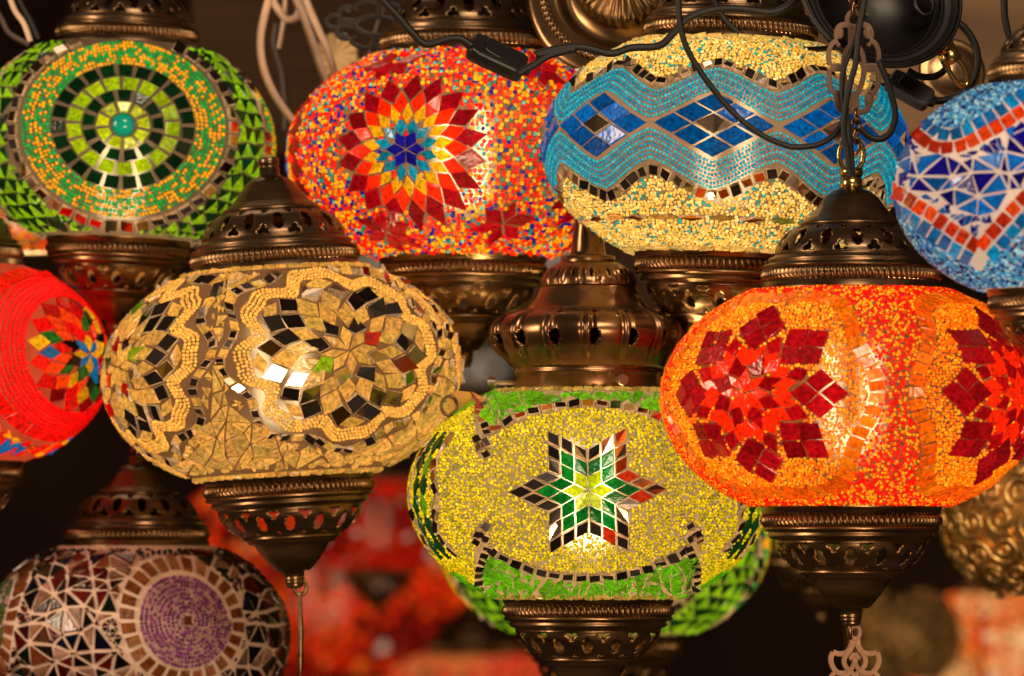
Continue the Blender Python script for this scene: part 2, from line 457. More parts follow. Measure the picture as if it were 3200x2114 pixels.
    def bead_line(s, mb, ch, path, step, size, colf, closed=False, mat=1, mark=True, wob=.8):
        p = ch(np.asarray(path, float))
        if closed: p = np.concatenate([p, p[:1]])
        L = np.concatenate([[0], np.cumsum(np.linalg.norm(np.diff(p, axis=0), axis=1))])
        m = max(2, int(L[-1]/step)); x = (np.arange(m)+.5)*L[-1]/m
        x = x + rng.uniform(-.12, .12, m)*step
        q = np.stack([np.interp(x, L, p[:, i]) for i in range(3)], 1)
        t = np.stack([np.interp(x+1, L, p[:, i])-np.interp(x-1, L, p[:, i]) for i in range(3)], 1)
        t /= np.linalg.norm(t, axis=1)[:, None]+1e-9
        nn = s.normal(q); sd = np.cross(nn, t)
        q = q + sd*rng.normal(0, wob, m)[:, None]
        keep = np.abs(q[:, 2]) < s.h
        q, t = q[keep], t[keep]
        cols = np.array([colf(i) for i in range(len(q))]).reshape(-1, 3)
        t2 = t + rng.normal(0, .12, t.shape); t2 /= np.linalg.norm(t2, axis=1)[:, None]
        s.beads(mb, q, cols, size, ring=False, axis=t2, nu=8, nv=6, var=.12, mat=mat, lift=.6)

def jitcol(c, v=.15, h=.06):
    c = np.asarray(lin(c)); k = 1+rng.uniform(-v, v); return np.clip(c*k*(1+rng.uniform(-h, h, 3)), 0, 1)
def pickcol(cols, w, N, v=.15):
    cols = np.array([lin(c) for c in cols]); w = np.array(w, float); w /= w.sum()
    i = rng.choice(len(cols), N, p=w); return np.clip(cols[i]*(1+rng.uniform(-v, v, (N, 1))), 0, 1)

# ------------------------------------------------------------------ brass fittings (shared meshes, px units / PXM)
def pierced(mb, sec, n, cell_polys, step=6.0, thick=4.0, rfun=None, ph=0.0, mat=0):
    """a band of sheet metal with real holes: sec = (r,z) along the section, n repeats round it;
       cell_polys in (angle fraction 0..1, arc from section start)"""
    sec = np.asarray(sec, float); sec = cat_path(sec, 8)
    L = np.concatenate([[0], np.cumsum(np.linalg.norm(np.diff(sec, axis=0), axis=1))]); H = L[-1]
    rm = sec[:, 0].mean(); W = 2*pi*rm/n
    pts, edges = [], []
    m = max(3, int(H/step)); w = max(4, int(W/step))
    polys = [np.array([(x*W, y) for x, y in q]) for q in cell_polys]
    def inside(q, x, y):
        c = False; j = len(q)-1
        for i in range(len(q)):
            if (q[i][1] > y) != (q[j][1] > y) and x < (q[j][0]-q[i][0])*(y-q[i][1])/(q[j][1]-q[i][1])+q[i][0]: c = not c
            j = i
        return c
    for i in range(w+1):
        for j in range(m+1):
            x, y = W*i/w, H*j/m
            if 0 < i < w and 0 < j < m and any(min(np.hypot(q[:, 0]-x, q[:, 1]-y)) < step*.5 or inside(q, x, y) for q in polys): continue
            pts.append(Vector((x, y)))
    for q in polys:
        b = len(pts); pts += [Vector(tuple(x)) for x in q]
        edges += [(b+i, b+(i+1) % len(q)) for i in range(len(q))]
    r = delaunay_2d_cdt(pts, edges, [], 0, 1e-4)
    V = np.array([tuple(x) for x in r[0]]); F = []
    for f in r[2]:
        c = V[list(f)].mean(0)
        if not any(inside(q, c[0], c[1]) for q in polys): F.append(list(f))
    F = np.array(F); k = len(V)
    # orient outward
    a = V[F[:, 1]]-V[F[:, 0]]; b = V[F[:, 2]]-V[F[:, 0]]
    fl = a[:, 0]*b[:, 1]-a[:, 1]*b[:, 0] > 0
    F[fl] = F[fl][:, ::-1]
    allF, rim = [], []
    ed = {}
    for f in F:
        for i in range(3):
            e = (f[i], f[(i+1) % 3]); ed[e] = ed.get(e, 0)+1
    bd = [e for e in ed if (e[1], e[0]) not in ed]
    bd = [e for e in bd if not ((V[e[0]][0] < 1e-3 and V[e[1]][0] < 1e-3) or (V[e[0]][0] > W-1e-3 and V[e[1]][0] > W-1e-3))]
    bd = np.array(bd)
    for c in range(n):
        th = (V[:, 0]/W + c)*2*pi/n + ph
        for s_, lay in ((0, 0), (1, 1)):
            rr = np.interp(V[:, 1], L, sec[:, 0]); zz = np.interp(V[:, 1], L, sec[:, 1])
            dr = np.interp(V[:, 1]+1, L, sec[:, 0])-np.interp(V[:, 1]-1, L, sec[:, 0]); dz = np.interp(V[:, 1]+1, L, sec[:, 1])-np.interp(V[:, 1]-1, L, sec[:, 1])
            if rfun is not None: rr = rfun(rr, zz, th)
            ln = np.hypot(dr, dz)+1e-9
            if lay: rr = rr + dz/ln*thick; zz = zz - dr/ln*thick
            v = np.stack([rr*np.sin(th), -rr*np.cos(th), zz], 1)
            allF.append(v)
        base = c*2*k
    vv = np.concatenate(allF)
    fo = np.concatenate([F + c*2*k for c in range(n)]); fi = np.concatenate([F[:, ::-1]+c*2*k+k for c in range(n)])
    wl = np.concatenate([np.stack([bd[:, 1], bd[:, 0], bd[:, 0]+k, bd[:, 1]+k], 1)+c*2*k for c in range(n)])
    b0 = mb.n
    mb.add(vv, fo, (1, 1, 1), mat, True)
    # same vertices reused: append faces by offset trick
    mb.f.append(fi+b0); mb.m.append(np.full(len(fi), mat, np.int32)); mb.sm.append(np.full(len(fi), True))
    mb.f.append(wl+b0); mb.m.append(np.full(len(wl), mat, np.int32)); mb.sm.append(np.full(len(wl), False))

def trefoil(cx, cy, s, W, up=1):
    q = []
    for i in range(30):
        t = i*2*pi/30; r = s*(1+.38*cos(3*(t-pi/2)))*(1.0+.25*max(0, -sin(t)))
        q.append((cx+r*cos(t)/W, cy-up*(r*sin(t)*-1.0)*-1 if False else cy + up*(-r*sin(t))))
    return q
def drop(cx, cy, hw, hh, W):
    q = []
    for i in range(32):
        t = i*2*pi/32; x = cos(t); y = sin(t)
        w = hw*(abs(x)**1.0)*(1 if abs(y) < .8 else .9)*np.sign(x)*(1+.12*cos(8*t))
        q.append((cx+w/W, cy+hh*y))
    return q
def rope(mb, rc, zc, mr, mz, n=88, seg=10, mat=0):
    nu = n*seg; nv = 12
    th = np.arange(nu)*2*pi/nu; ps = np.arange(nv)*2*pi/nv
    TH, PS = np.meshgrid(th, ps)
    m = .22+.78*np.abs(np.sin(.5*(n*TH+1.3*np.sin(PS))))**1.15
    r = rc + mr*m*np.cos(PS); z = zc + mz*np.sin(PS)*(.8+.2*m)
    v = np.stack([r*np.sin(TH), -r*np.cos(TH), z], -1).reshape(-1, 3)
    f = grid_faces(nu, nv); a = np.arange(nu); b = (a+1) % nu
    f = np.concatenate([f, np.stack([(nv-1)*nu+a, (nv-1)*nu+b, b, a], 1)])[:, ::-1].copy()
    f = f[:, ::-1]
    mb.add(v, f, (1, 1, 1), mat, True)

KS = 1/PXM
def shared(mb, name, mats, k=KS):
    o = mb.build(name, mats, None, k); COL.objects.unlink(o); me = o.data; bpy.data.objects.remove(o); return me
# bottom cap, z measured down from the rim (z negative)
mb = MB()
lathe(mb, [(r, -z) for r, z in [(266,-6),(272,-4),(275,0),(272,4),(270,18),(266,22),(258,24)][::-1]], 128)
lathe(mb, [(r, -z) for r, z in [(255,58),(265,62),(268,68),(262,73),(250,75),(247,80),(252,86),(248,92),(240,96),(232,98),(231,102)][::-1]], 128)
lathe(mb, [(r, -z) for r, z in [(155,192),(158,196),(156,201),(146,204),(140,209),(138,214),(130,217),(120,218),(119,222),(100,250),(76,280),(60,298),(54,303),(50,305),(34,306),(34,320),(30,323),(33,328),(33,332),(29,335),(32,339),(31,343),(27,346),(29,350),(24,357),(12,360),(1,361)][::-1]], 96)
BOT = shared(mb, 'bottom_cap', M['brass'])
Wc = 2*pi*200/14
mb = MB()
SEC = [(231,-102),(227,-122),(214,-148),(192,-172),(155,-193)]
holes = [trefoil(.25, 22, 12.5, Wc, -1), drop(.75, 58, 16, 33, Wc), trefoil(.25, 103, 9.5, Wc, 1)]
pierced(mb, SEC, 14, holes, ph=.1)
GAL = shared(mb, 'pierced_gallery', M['brass'])
mb = MB(); rope(mb, 254, -42, 21, 21); lathe(mb, [(253, -60), (254, -22)], 96)
ROPE = shared(mb, 'rope_band', M['brass'])
# top cap: the same stamping upside down, with a plain socket collar instead of the finial
mb = MB()
lathe(mb, [(r, z) for r, z in [(266,-6),(272,-4),(275,0),(272,4),(270,18),(266,22),(258,24)]], 128)
lathe(mb, [(r, z) for r, z in [(255,58),(265,62),(268,68),(262,73),(250,75),(247,80),(252,86),(248,92),(240,96),(232,98),(231,102)]], 128)
lathe(mb, [(r, z) for r, z in [(155,192),(158,196),(156,201),(142,206),(136,214),(128,218),(124,222),(104,246),(78,280),(58,296),(42,300),(38,304),(33,306),(33,330),(30,332),(30,338),(33,340),(33,360),(28,364),(1,365)]], 96)
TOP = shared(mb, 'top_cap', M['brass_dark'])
mb = MB()
pierced(mb, [(r, -z) for r, z in SEC], 14, holes, ph=.2, thick=-4.0)
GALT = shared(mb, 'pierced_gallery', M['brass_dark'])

def put(me, name, parent, z=0, s=1.0, flip=False, mat=None):
    o = bpy.data.objects.new(name, me); COL.objects.link(o); o.parent = parent
    o.location = (0, 0, z); o.scale = (s, s, s)
    if flip: o.rotation_euler = (pi, 0, 0)
    return o

# melon shaped top cap of the star lamp
def build_melon():
    mb = MB(); n = 15
    def ribs(r, z, th):
        d = (np.mod(th*n/(2*pi)+.5, 1.0)-.5)
        w1 = np.clip((z-120)/30, 0, 1)*np.clip((400-z)/40, 0, 1)
        w2 = np.clip((z-610)/15, 0, 1)*np.clip((700-z)/15, 0, 1)
        b = np.exp(-(d/.055)**2) - .9*np.exp(-((np.abs(d)-.12)/.035)**2)
        w3 = (1-.5*np.abs(d)*2)
        return r + b*(12*w1)
    prof_low = [(222,-4),(228,0),(229,8),(228,60),(232,66),(234,78),(228,84),(234,92)]
    lathe(mb, prof_low, 128)
    # melon band with slots, real holes (z upward from rim)
    W = 2*pi*275/n
    def slot(cx, cy, hw, hh):
        q = []
        for i in range(36):
            t = i*2*pi/36
            q.append((cx+hw*cos(t)*(1+.16*cos(9*t))*(1-.35*abs(sin(t))**3)/W, cy+hh*sin(t)))
        return q
    pierced(mb, [(236,92),(252,118),(280,165),(296,215),(292,252),(272,284),(240,302),(205,314)], n, [slot(.5, 122, 15, 33), slot(.5, 238, 9, 11)], rfun=ribs, ph=-.14)
    lathe(mb, [(205,314),(198,318),(190,326),(178,345),(164,372),(156,392),(152,398),(150,404),(146,408)], 128)
    def ribs2(r, z, th):
        d = (np.mod(th*n/(2*pi), 1.0)-.5); w = np.clip((z-408)/20, 0, 1)*np.clip((482-z)/16, 0, 1)
        return r + w*5*(np.exp(-(d/.07)**2)-.8*np.exp(-((np.abs(d)-.17)/.05)**2))
    pierced(mb, [(146,408),(142,436),(126,468),(98,494),(86,500)], 15, [slot(.5, 52, 9, 20)], rfun=ribs2, ph=-.14)
    lathe(mb, [(86,500),(86,524),(80,528),(60,530),(57,534),(54,545),(50,590),(44,640),(40,700),(38,720),(1,722)], 64)
    for i in range(len(mb.v)):
        mb.v[i] = mb.v[i]*np.array([1, 1, .8])
    return mb
MELON = build_melon()

# ------------------------------------------------------------------ lamp
bulb_mats = {}
def lamp(label, cx, cy, y, a, tilt=0.0, lean=0.0, pattern=None, grout='#8d7f73', watts=1.0, top='brass', capq=None, group='mosaic globe lamps hung in rows', name='mosaic_lamp', fittings=True, bulbcol=(1, .72, .36), glow=.40, hq=.575, bulb_z=0.0, gfac=.52):
    k = kof(y); g = Globe(a, hq*1.155, hq); g.dv = (HY-cy)*a*k/(CAMD+y)*.9   # seen a little from below
    cq = (a*.472 if capq is None else capq)/268.0           # cap scale: px here per cap px
    hb = g.h + 361*cq                                        # centre above the tip
    rot = Matrix.Rotation(R(lean), 4, 'X') @ Matrix.Rotation(R(tilt), 4, 'Y')
    c = P(cx, cy, y); rot = rot @ Matrix.Rotation(math.atan2(-c.x, CAMD+y), 4, 'Z')     # each lamp turned to face the viewer
    base = c + rot.to_3x3() @ Vector((0, 0, -hb*k))
    root = empty(name, base, rot.to_euler())
    tag(root, label, 'lamp', group)
    shell = MB(); g.shell(shell, tuple(x*gfac for x in lin(grout)))
    parts = []
    def sub(n):
        parts.append((n, MB())); return parts[-1][1]
    if pattern: pattern(g, sub)
    # short bare collar of glass strip tiles next to both caps
    ch = g.cylchart(); tc = g.tmax-7
    fr = MB(); lathe(fr, [(g.a*.46, -g.h+2), (g.a*.3, -g.h+7), (.5, -g.h+9)], 48); 
    gl = shell.build('globe', [M['grout']], root, k, hb)
    for n, m_ in parts:
        m_.build(n, [M['grout'], M['tile'], M['mirror'], M['bead']] , gl, k, hb, glow=glow)
    fr.build('frosted_diffuser', [M['frost']], gl, k, hb)  # unseen disc added to hide the bulb and spread light into the cap
    if fittings:
        s = cq*k*PXM
        bc = put(BOT, 'bottom_cap', root, (hb-g.h)*k, s); put(ROPE, 'rope_band', bc); put(GAL, 'pierced_gallery', bc)
        pm = MB(); lathe(pm, [(.2, g.h+10*cq), (225*cq, g.h+10*cq), (225*cq, g.h+14*cq), (.2, g.h+14*cq)], 48); pm.build('baffle_plate', [M['black_metal']], root, k, hb)  # unseen plate added to block bulb light from the top cap
        if top == 'brass':
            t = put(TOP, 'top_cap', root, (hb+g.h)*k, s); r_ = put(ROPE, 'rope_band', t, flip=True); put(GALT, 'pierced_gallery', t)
        elif top == 'melon':
            t = MELON.build('top_cap', [M['copper']], root, k, hb*1.0+g.h)
            sc = MB()
            for an, ln in ((-92, 62), (22, 40), (140, 50)):
                d = np.array([sin(R(an)), -cos(R(an)), 0]); z = np.array([0, 0, 27.0])
                b = MB(); tube(b, [d*222+z, d*(232+ln)+z], 7, 10); tube(b, [d*(228+ln)+z, d*(252+ln)+z], 17, 6)
                b.build('clamp_screw', [M['steel']], t, k, hb+g.h)
    if watts > 0:
        key = (bulbcol, round(watts, 3))
        if key not in bulb_mats: bulb_mats[key] = emit_mat('bulb_glow', bulbcol, 300*watts)
        b = MB()
        for sx in (-1, 1):
            pth = [(sx*.09*a, 0, .22*a), (sx*.09*a, 0, -.12*a), (sx*.09*a, 0, -.14*a)]
            tube(b, np.array(pth)+np.array([0, 0, -.02*a]), .04*a, 10)
        tube(b, [(-.09*a, 0, -.16*a), (.09*a, 0, -.16*a)], .04*a, 10)
        bo = b.build('light_bulb', [bulb_mats[key]], root, k, hb+bulb_z*a)
        sk = MB(); tube(sk, [(0, 0, (.2+bulb_z)*a), (0, 0, g.h+30*cq)], .13*a, 16)
        sk.build('lamp_holder', [M['paper']], root, k, hb)
    return root, g, k, hb

# colours
GOLD = '#d09c44'; MIR = (.62, .55, .47)
def mirror_col(i=0):
    r = random.random()
    if r < .78: return np.array([.60, .49, .39])*rng.uniform(.35, 1.0)
    if r < .93: return np.array([.72, .62, .56])
    return np.array([.9, .84, .84])

# --- patterns -----------------------------------------------------------------
def pat_multi(g, sub):
    for az in (-18.5, -92, 55, 127, 200):
        T = sub('star_medallion'); ch = g.ortho(az, 20, .96)
        g.petals(T, ch, 2, 64, 6, lambda i: jitcol('#12107c', .3), ph=.5, fat=1.0, mid=.62, gap=2.2, jit=.012)
        g.petals(T, ch, 44, 106, 12, lambda i: jitcol('#0d7f96', .25), ph=.5, fat=1.05, mid=.48, jit=.02)
        g.petals(T, ch, 80, 148, 18, lambda i: jitcol('#e8a50e', .15), ph=.0, fat=1.05, mid=.47, gap=2.6, jit=.02)
        g.petals(T, ch, 113, 193, 18, lambda i: jitcol('#ff2a06', .12), ph=.5, fat=1.0, mid=.47, gap=2.6, jit=.02)
        g.petals(T, ch, 150, 246, 18, lambda i: jitcol('#8a0410', .35), ph=.0, fat=.97, mid=.47, gap=2.6, jit=.02)
    for az, v0 in ((17, -196), (-36, -214), (-34, 296), (34, 270), (75, -200), (95, 280), (-125, -200), (-125, 280)):
        S = sub('small_star'); ch = g.ortho(az, v0, .62)
        g.petals(S, ch, 3, 100, 6, lambda i: jitcol('#b00814', .3), ph=.2, fat=.92, mid=.58, gap=2.5)
    B = sub('bead_coat')
    q, p = g.seed(14.6, .22, .05); p = p[g.clear(p, 4)]
    cols = pickcol(['#f01a08', '#f0620a', '#f5ac10', '#141280', '#1f8a7c', '#63b8a0'], [36, 15, 28, 10, 8, 3], len(p), .25)
    g.beads(B, p, cols, 7.0, wild=.6, mat=3)

def pat_cream(g, sub):
    ch = g.cylchart(); a = g.a; NW = 9; per = 2*pi/NW; th0 = R(-3.8)
    yc = 72.0 - g.dv
    def tri(th):      # 0 at junctions .. 1 at diamond centre
        x = np.abs(np.mod((th-th0)/per+.5, 1.0)-.5)*2; x = 1-x
        return .5-.5*np.cos(pi*np.clip((x-.06)/.88, 0, 1))*.35 - .5*(1-2*x)*.65 + 0.0
    D = sub('diamond_chain')
    for i in range(NW):
        t0 = (th0+i*per)*a; hw = per*a/2*.97; hh = 104
        for r in range(3):
            for c in range(3):
                e = lambda u, v: np.array([t0+(u-v)*hw, yc+(u+v-1)*hh])
                q = np.array([e(r/3, c/3), e((r+1)/3, c/3), e((r+1)/3, (c+1)/3), e(r/3, (c+1)/3)])
                cc = q.mean(0); q = cc+(q-cc)*.89
                if r == 1 and c == 1: g.tile(D, ch, q, (.34, .27, .19), mat=2, tilt=.1)
                else: g.tile(D, ch, q, jitcol('#00569e', .4), tilt=.07)
    W = sub('bead_wave')
    th = np.linspace(-2.5, 2.5, 700)
    for sgn in (-1, 1):
        for k_ in range(7):
            off = 19+14.0*k_
            t = yc + sgn*(tri(th)*(96 if k_ else 98)+off)
            g.bead_line(W, ch, np.stack([th*a, t], 1), 11.6, 5.1, lambda i, k_=k_: jitcol('#0a86a6' if k_ % 2 else '#22a6b0', .2), mat=3, wob=.25)
    Mr = sub('mirror_band')
    for sgn in (-1, 1):
        t = yc + sgn*(tri(th)*92+22+14.0*7+18)
        g.strip(Mr, ch, np.stack([th*a, t], 1), 33, 42, lambda i: mirror_col(), matf=lambda i: 2, gap=8, tilt=.13)
    th2 = np.linspace(-2.4, 2.4, 60)
    for i in range(22):
        u = (i-11)*.215*a; v = -262-g.dv*.5
        q = np.array([(u-52, v), (u, v-14), (u+52, v), (u, v+14)])
        g.tile(Mr, ch, q, jitcol(random.choice(['#8a6a28', '#c88a3a', '#8b8f30', '#d8902c']), .3), mat=random.choice([1, 2]))
    C = sub('rim_band')
    for sg in (-1, 1):
        g.strip(C, ch, np.stack([th2*a, sg*np.full(60, g.tmax-12)], 1), 18, 95, lambda i: jitcol('#d9b45e', .2), gap=6)
    B = sub('bead_coat')
    q, p = g.seed(12.6, .24, .04)
    d = np.abs(q[:, 1]-yc) - tri(q[:, 0])*92
    ok = (d > 22+14.0*7+18+22) & (np.abs(q[:, 1]) < g.tmax-26)
    q, p = q[ok], p[ok]; m = g.clear(p, 3); p = p[m]
    # teal specks in loose clumps
    cols = pickcol(['#f2cb68', '#e8bc54', '#f8dc90', '#1aa39a'], [45, 30, 18, 9], len(p), .18)
    g.beads(B, p, cols, 6.2, wild=.6, mat=3)

def pat_amber(g, sub):
    S = sub('shard_mosaic')
    azs = (22, -64, 112, 202)
    VS = .80
    def mixm(i):
        if i % 4 == 1: return jitcol(random.choice(['#b01a06', '#c02808', '#7f9a10']), .3)
        return mirror_col()*.8
    dk = lambda i: mirror_col()*.75
    for az in azs:
        T = sub('star_medallion'); W = sub('bead_scallop'); Mr = sub('mirror_border')
        ch = g.ortho(az, 55, VS)
        g.petals(T, ch, 3, 94, 8, lambda i: jitcol(GOLD, .2), ph=-.127, mid=.6, fat=.97)
        g.petals(T, ch, 58, 144, 8, mixm, ph=.373, mid=.45, fat=.97, matf=lambda i: 1 if i % 4 == 1 else 2)
        g.petals(T, ch, 96, 196, 16, lambda i: jitcol(GOLD, .2), ph=.246, mid=.5, fat=1.0)
        g.petals(T, ch, 148, 244, 16, lambda i: dk(i) if i % 3 else jitcol(GOLD, .2), ph=-.254, mid=.5, fat=.98, matf=lambda i: 2 if i % 3 else 1)
        g.petals(T, ch, 246, 288, 8, lambda i: jitcol(GOLD, .2), ph=-.127, mid=.55, fat=.42, gap=1.5)
        g.petals(T, ch, 198, 276, 16, lambda i: dk(i) if i % 4 else jitcol(GOLD, .2), ph=.246, mid=.5, fat=.9, matf=lambda i: 2)
        ps = np.linspace(0, 2*pi, 400, endpoint=False)
        for k_ in range(4):
            r = 300+12.5*k_ + 22*np.cos(8*(ps-.1)) - 10*np.cos(16*(ps-.1))
            r = r*.93
            g.bead_line(W, ch, np.stack([r*np.cos(ps), r*np.sin(ps)*1.0], 1), 11.6, 6.2, lambda i: jitcol('#e2aa4a', .2), closed=True, mat=3)
        r = (368 + 20*np.cos(8*(ps-.1)))*.95
        sel = slice(0, None)
        g.strip(Mr, ch, np.stack([r*np.cos(ps), r*np.sin(ps)], 1), 21, 37, lambda i: mirror_col()*.9 if i % 3 else jitcol(GOLD, .25), matf=lambda i: 2 if i % 3 else 1, gap=6, closed=True, tilt=.14)
    cen = [(az, 55) for az in azs]
    def keep(q, c):
        q = c+(q-c)*.6; pp = g.cyl(np.append(q[:, 0], c[0])/g.a, np.append(q[:, 1], c[1]))
        if np.abs(pp[:, 2]).max() > g.h-18: return False
        for az, v0 in cen:
            u, v, f = g.local(pp, az, v0, VS)
            if np.any((f > 0) & (np.hypot(u, v) < 358)): return False
        return True
    g.shards(S, g.cylchart(), (-2.5*g.a, -g.tmax, 2.5*g.a, g.tmax), 62, keep, lambda i, up, c: jitcol('#d09e48', .28), gap=6, jit=.4, cyl=True)
    C = sub('rim_band'); th2 = np.linspace(-2.4, 2.4, 60)
    for sg in (-1, 1):
        g.strip(C, g.cylchart(), np.stack([th2*g.a, sg*np.full(60, g.tmax-12)], 1), 18, 70, lambda i: jitcol(GOLD, .25), gap=6)
    # gold grit in the gaps of the scallops
def ell(cx, cy, rx, ry, a0, a1, n=40):
    t = np.linspace(R(a0), R(a1), n); return np.stack([cx+rx*np.cos(t), cy+ry*np.sin(t)], 1)

def pat_star(g, sub):
    T = sub('star_medallion'); Mr = sub('mirror_border'); S = sub('shard_mosaic'); B = sub('bead_coat')
    def pk(i, j, k):
        if max(i, j) == 0: return jitcol('#a8b80a', .15), 1
        if max(i, j) == 1: return jitcol('#06601c', .35), 1
        if k in (0, 5) and random.random() < .45: return jitcol('#a02408', .4), 1
        return mirror_col(), 2
    panels = (0, 62, -62, 124, -124, 180)
    for az in (0,):
        g.star(T, g.ortho(az, 10, .89), 6, 3, 46.5, pk, ph=.02, gap=4.5)
    ch = g.ortho(0, 12)
    RX, RY = 400, 262
    g.strip(Mr, ch, ell(0, 0, RX, RY, -140, -40), 19, 41, lambda i: mirror_col(), matf=lambda i: 2, gap=6)
    g.strip(Mr, ch, ell(0, 0, RX, RY, 42, 138), 19, 41, lambda i: mirror_col() if random.random() < .5 else jitcol('#b98d3c'), matf=lambda i: 2, gap=6)
    for sx in (-1, 1):
        for sy in (-1, 1):
            x, yb = sx*315, sy*-175
            g.strip(Mr, ch, [(sx*300, sy*165), (sx*330, sy*232), (sx*335, sy*285), (sx*325, sy*330)], 28, 23, lambda i: mirror_col(), matf=lambda i: 2, gap=6)
            g.strip(Mr, ch, [(sx*295, sy*150), (sx*345, sy*125)], 26, 26, lambda i: mirror_col(), matf=lambda i: 2, gap=6)
            g.strip(Mr, ch, [(sx*345, sy*165), (sx*300, sy*95)], 26, 28, lambda i: mirror_col(), matf=lambda i: 2, gap=6)
    # panels at the sides: green rhombs framed with mirror
    for az in (68, -68):
        c2 = g.ortho(az, 0)
        for i in range(2):
            for j in range(6):
                q = np.array([(-30, 0), (0, 45), (30, 0), (0, -45)])*.86+np.array([(i-.5)*62, (j-2.5)*62])
                g.tile(T, c2, q, jitcol(random.choice(['#06300e', '#083d12', '#5d9010']), .3))
        for sx in (-1, 1):
            g.strip(Mr, c2, [(sx*95, -190), (sx*70, -110), (sx*120, 0), (sx*70, 110), (sx*95, 190)], 30, 42, lambda i: mirror_col() if random.random() < .6 else jitcol('#b0702c'), matf=lambda i: 2, gap=6)
    def keep(q, c):
        q = c+(q-c)*.65
        if c[0] > 330 or c[0] < -330: return False
        if np.hypot(c[0]/318, 0) > 1: return False
        v = q[:, 1]; u = q[:, 0]
        out = (u/RX)**2 + (v/RY)**2
        return bool(np.all(out > 1.08)) and np.abs(q[:, 1]+12).max() < g.h-8
    for s_ in (1, -1):
        g.shards(S, ch, (-330, 120 if s_ > 0 else -330, 330, 330 if s_ > 0 else -120), 48, keep, lambda i, up, c: jitcol('#5ea00c', .32), gap=5, jit=.42)
    ch2 = g.cylchart()
    def keep2(q, c):
        th = abs(c[0]/g.a); return th > 1.25 and abs(c[1]) > g.tmax*.62 and abs(c[1]) < g.tmax-12
    g.shards(S, ch2, (-2.4*g.a, -g.tmax, 2.4*g.a, g.tmax), 60, keep2, lambda i, up, c: jitcol('#5ea00c', .3), cyl=True)
    C = sub('rim_band'); th2 = np.linspace(-2.4, 2.4, 60)
    for sg in (-1, 1):
        g.strip(C, ch2, np.stack([th2*g.a, sg*np.full(60, g.tmax-11)], 1), 14, 60, lambda i: jitcol('#a98a3a', .25), gap=6)
    q, p = g.seed(11.2, .34, .12)
    u, v, f = g.local(p, 0, 12, 1)
    io = ((u/RX)**2+(v/RY)**2 < .93) | (np.abs(u) > 335) | (f < 0)
    io &= ~((np.abs(u) < 345) & ((u/RX)**2+(v/RY)**2 > .93) & (f > 0))
    p = p[io & (np.abs(p[:, 2]) < g.h-20)]; p = p[g.clear(p, 3.5)]
    g.beads(B, p, pickcol(['#d8bc08', '#c4ac0a', '#e6cc1c', '#968e0c'], [40, 30, 20, 10], len(p), .2), 4.9, ring=False, wild=.8, mat=3)

def pat_orange(g, sub):
    B = sub('bead_coat')
    azs = (-33, 60, 147, 237)
    VS = .84
    oc = lambda i: jitcol('#fb2c06', .15)
    dc = lambda i: jitcol('#a8060c', .35)
    tc = lambda i: jitcol('#9c0810', .35)
    for az in azs:
        T = sub('star_medallion'); Mr = sub('tile_border')
        ch = g.ortho(az, 17, VS)
        g.petals(T, ch, 2, 90, 8, oc, ph=.02, mid=.6, fat=.97, gap=2.4)
        g.petals(T, ch, 54, 142, 8, dc, ph=.52, mid=.42, fat=.97, gap=2.4)
        g.petals(T, ch, 92, 166, 8, oc, ph=.02, mid=.5, fat=.62, gap=2.0)
        for sg in (-1, 1):
            g.petals(T, ch, 98, 178, 8, oc, ph=.02+.265*sg, mid=.56, fat=.46, gap=1.6)
        g.petals(T, ch, 144, 222, 8, dc, ph=.52, mid=.5, fat=.42, gap=2.0)
        for k_ in range(8):
            t = 2*pi*(k_+.02)/8; d = np.array([sin(t), cos(t)]); n_ = np.array([cos(t), -sin(t)])
            if True:
                r0, st, wd = 148, 43.5, 45
                for i in range(2):
                    for j in range(2):
                        c = d*(r0+st*(i+j+1)) + n_*wd*(i-j)
                        q = np.array([c-d*st, c+n_*wd, c+d*st, c-n_*wd]); q = c+(q-c)*.93+rng.normal(0, 1.6, (4, 2))
                        g.tile(T, ch, q, tc(0), tilt=.1)
        ps = np.linspace(0, 2*pi, 260, endpoint=False)
        r = 372+14*np.cos(6*ps)
        g.strip(Mr, ch, np.stack([r*np.cos(ps), r*np.sin(ps)*.98], 1), 36, 44, lambda i: jitcol(random.choice(['#ec6c06', '#f07a0a', '#e65c04']), .15), gap=9, closed=True)
    q, p = g.seed(11.0, .28, .05)
    p = p[np.abs(p[:, 2]) < g.h-5]; p = p[g.clear(p, 3)]
    ins = np.zeros(len(p), bool)
    for az in azs:
        u, v, f = g.local(p, az, 17, VS); ins |= (f > 0) & (np.hypot(u, v/.98) < 372)
    n1 = pickcol(['#f77a06', '#f79a0c', '#f7ae1c', '#f46205'], [38, 34, 18, 10], len(p), .15)
    n2 = pickcol(['#f01408', '#f7a010', '#f24a06'], [52, 36, 12], len(p), .2)
    g.beads(B, p, np.where(ins[:, None], n1, n2), 5.3, ring=False, wild=.8, mat=3)

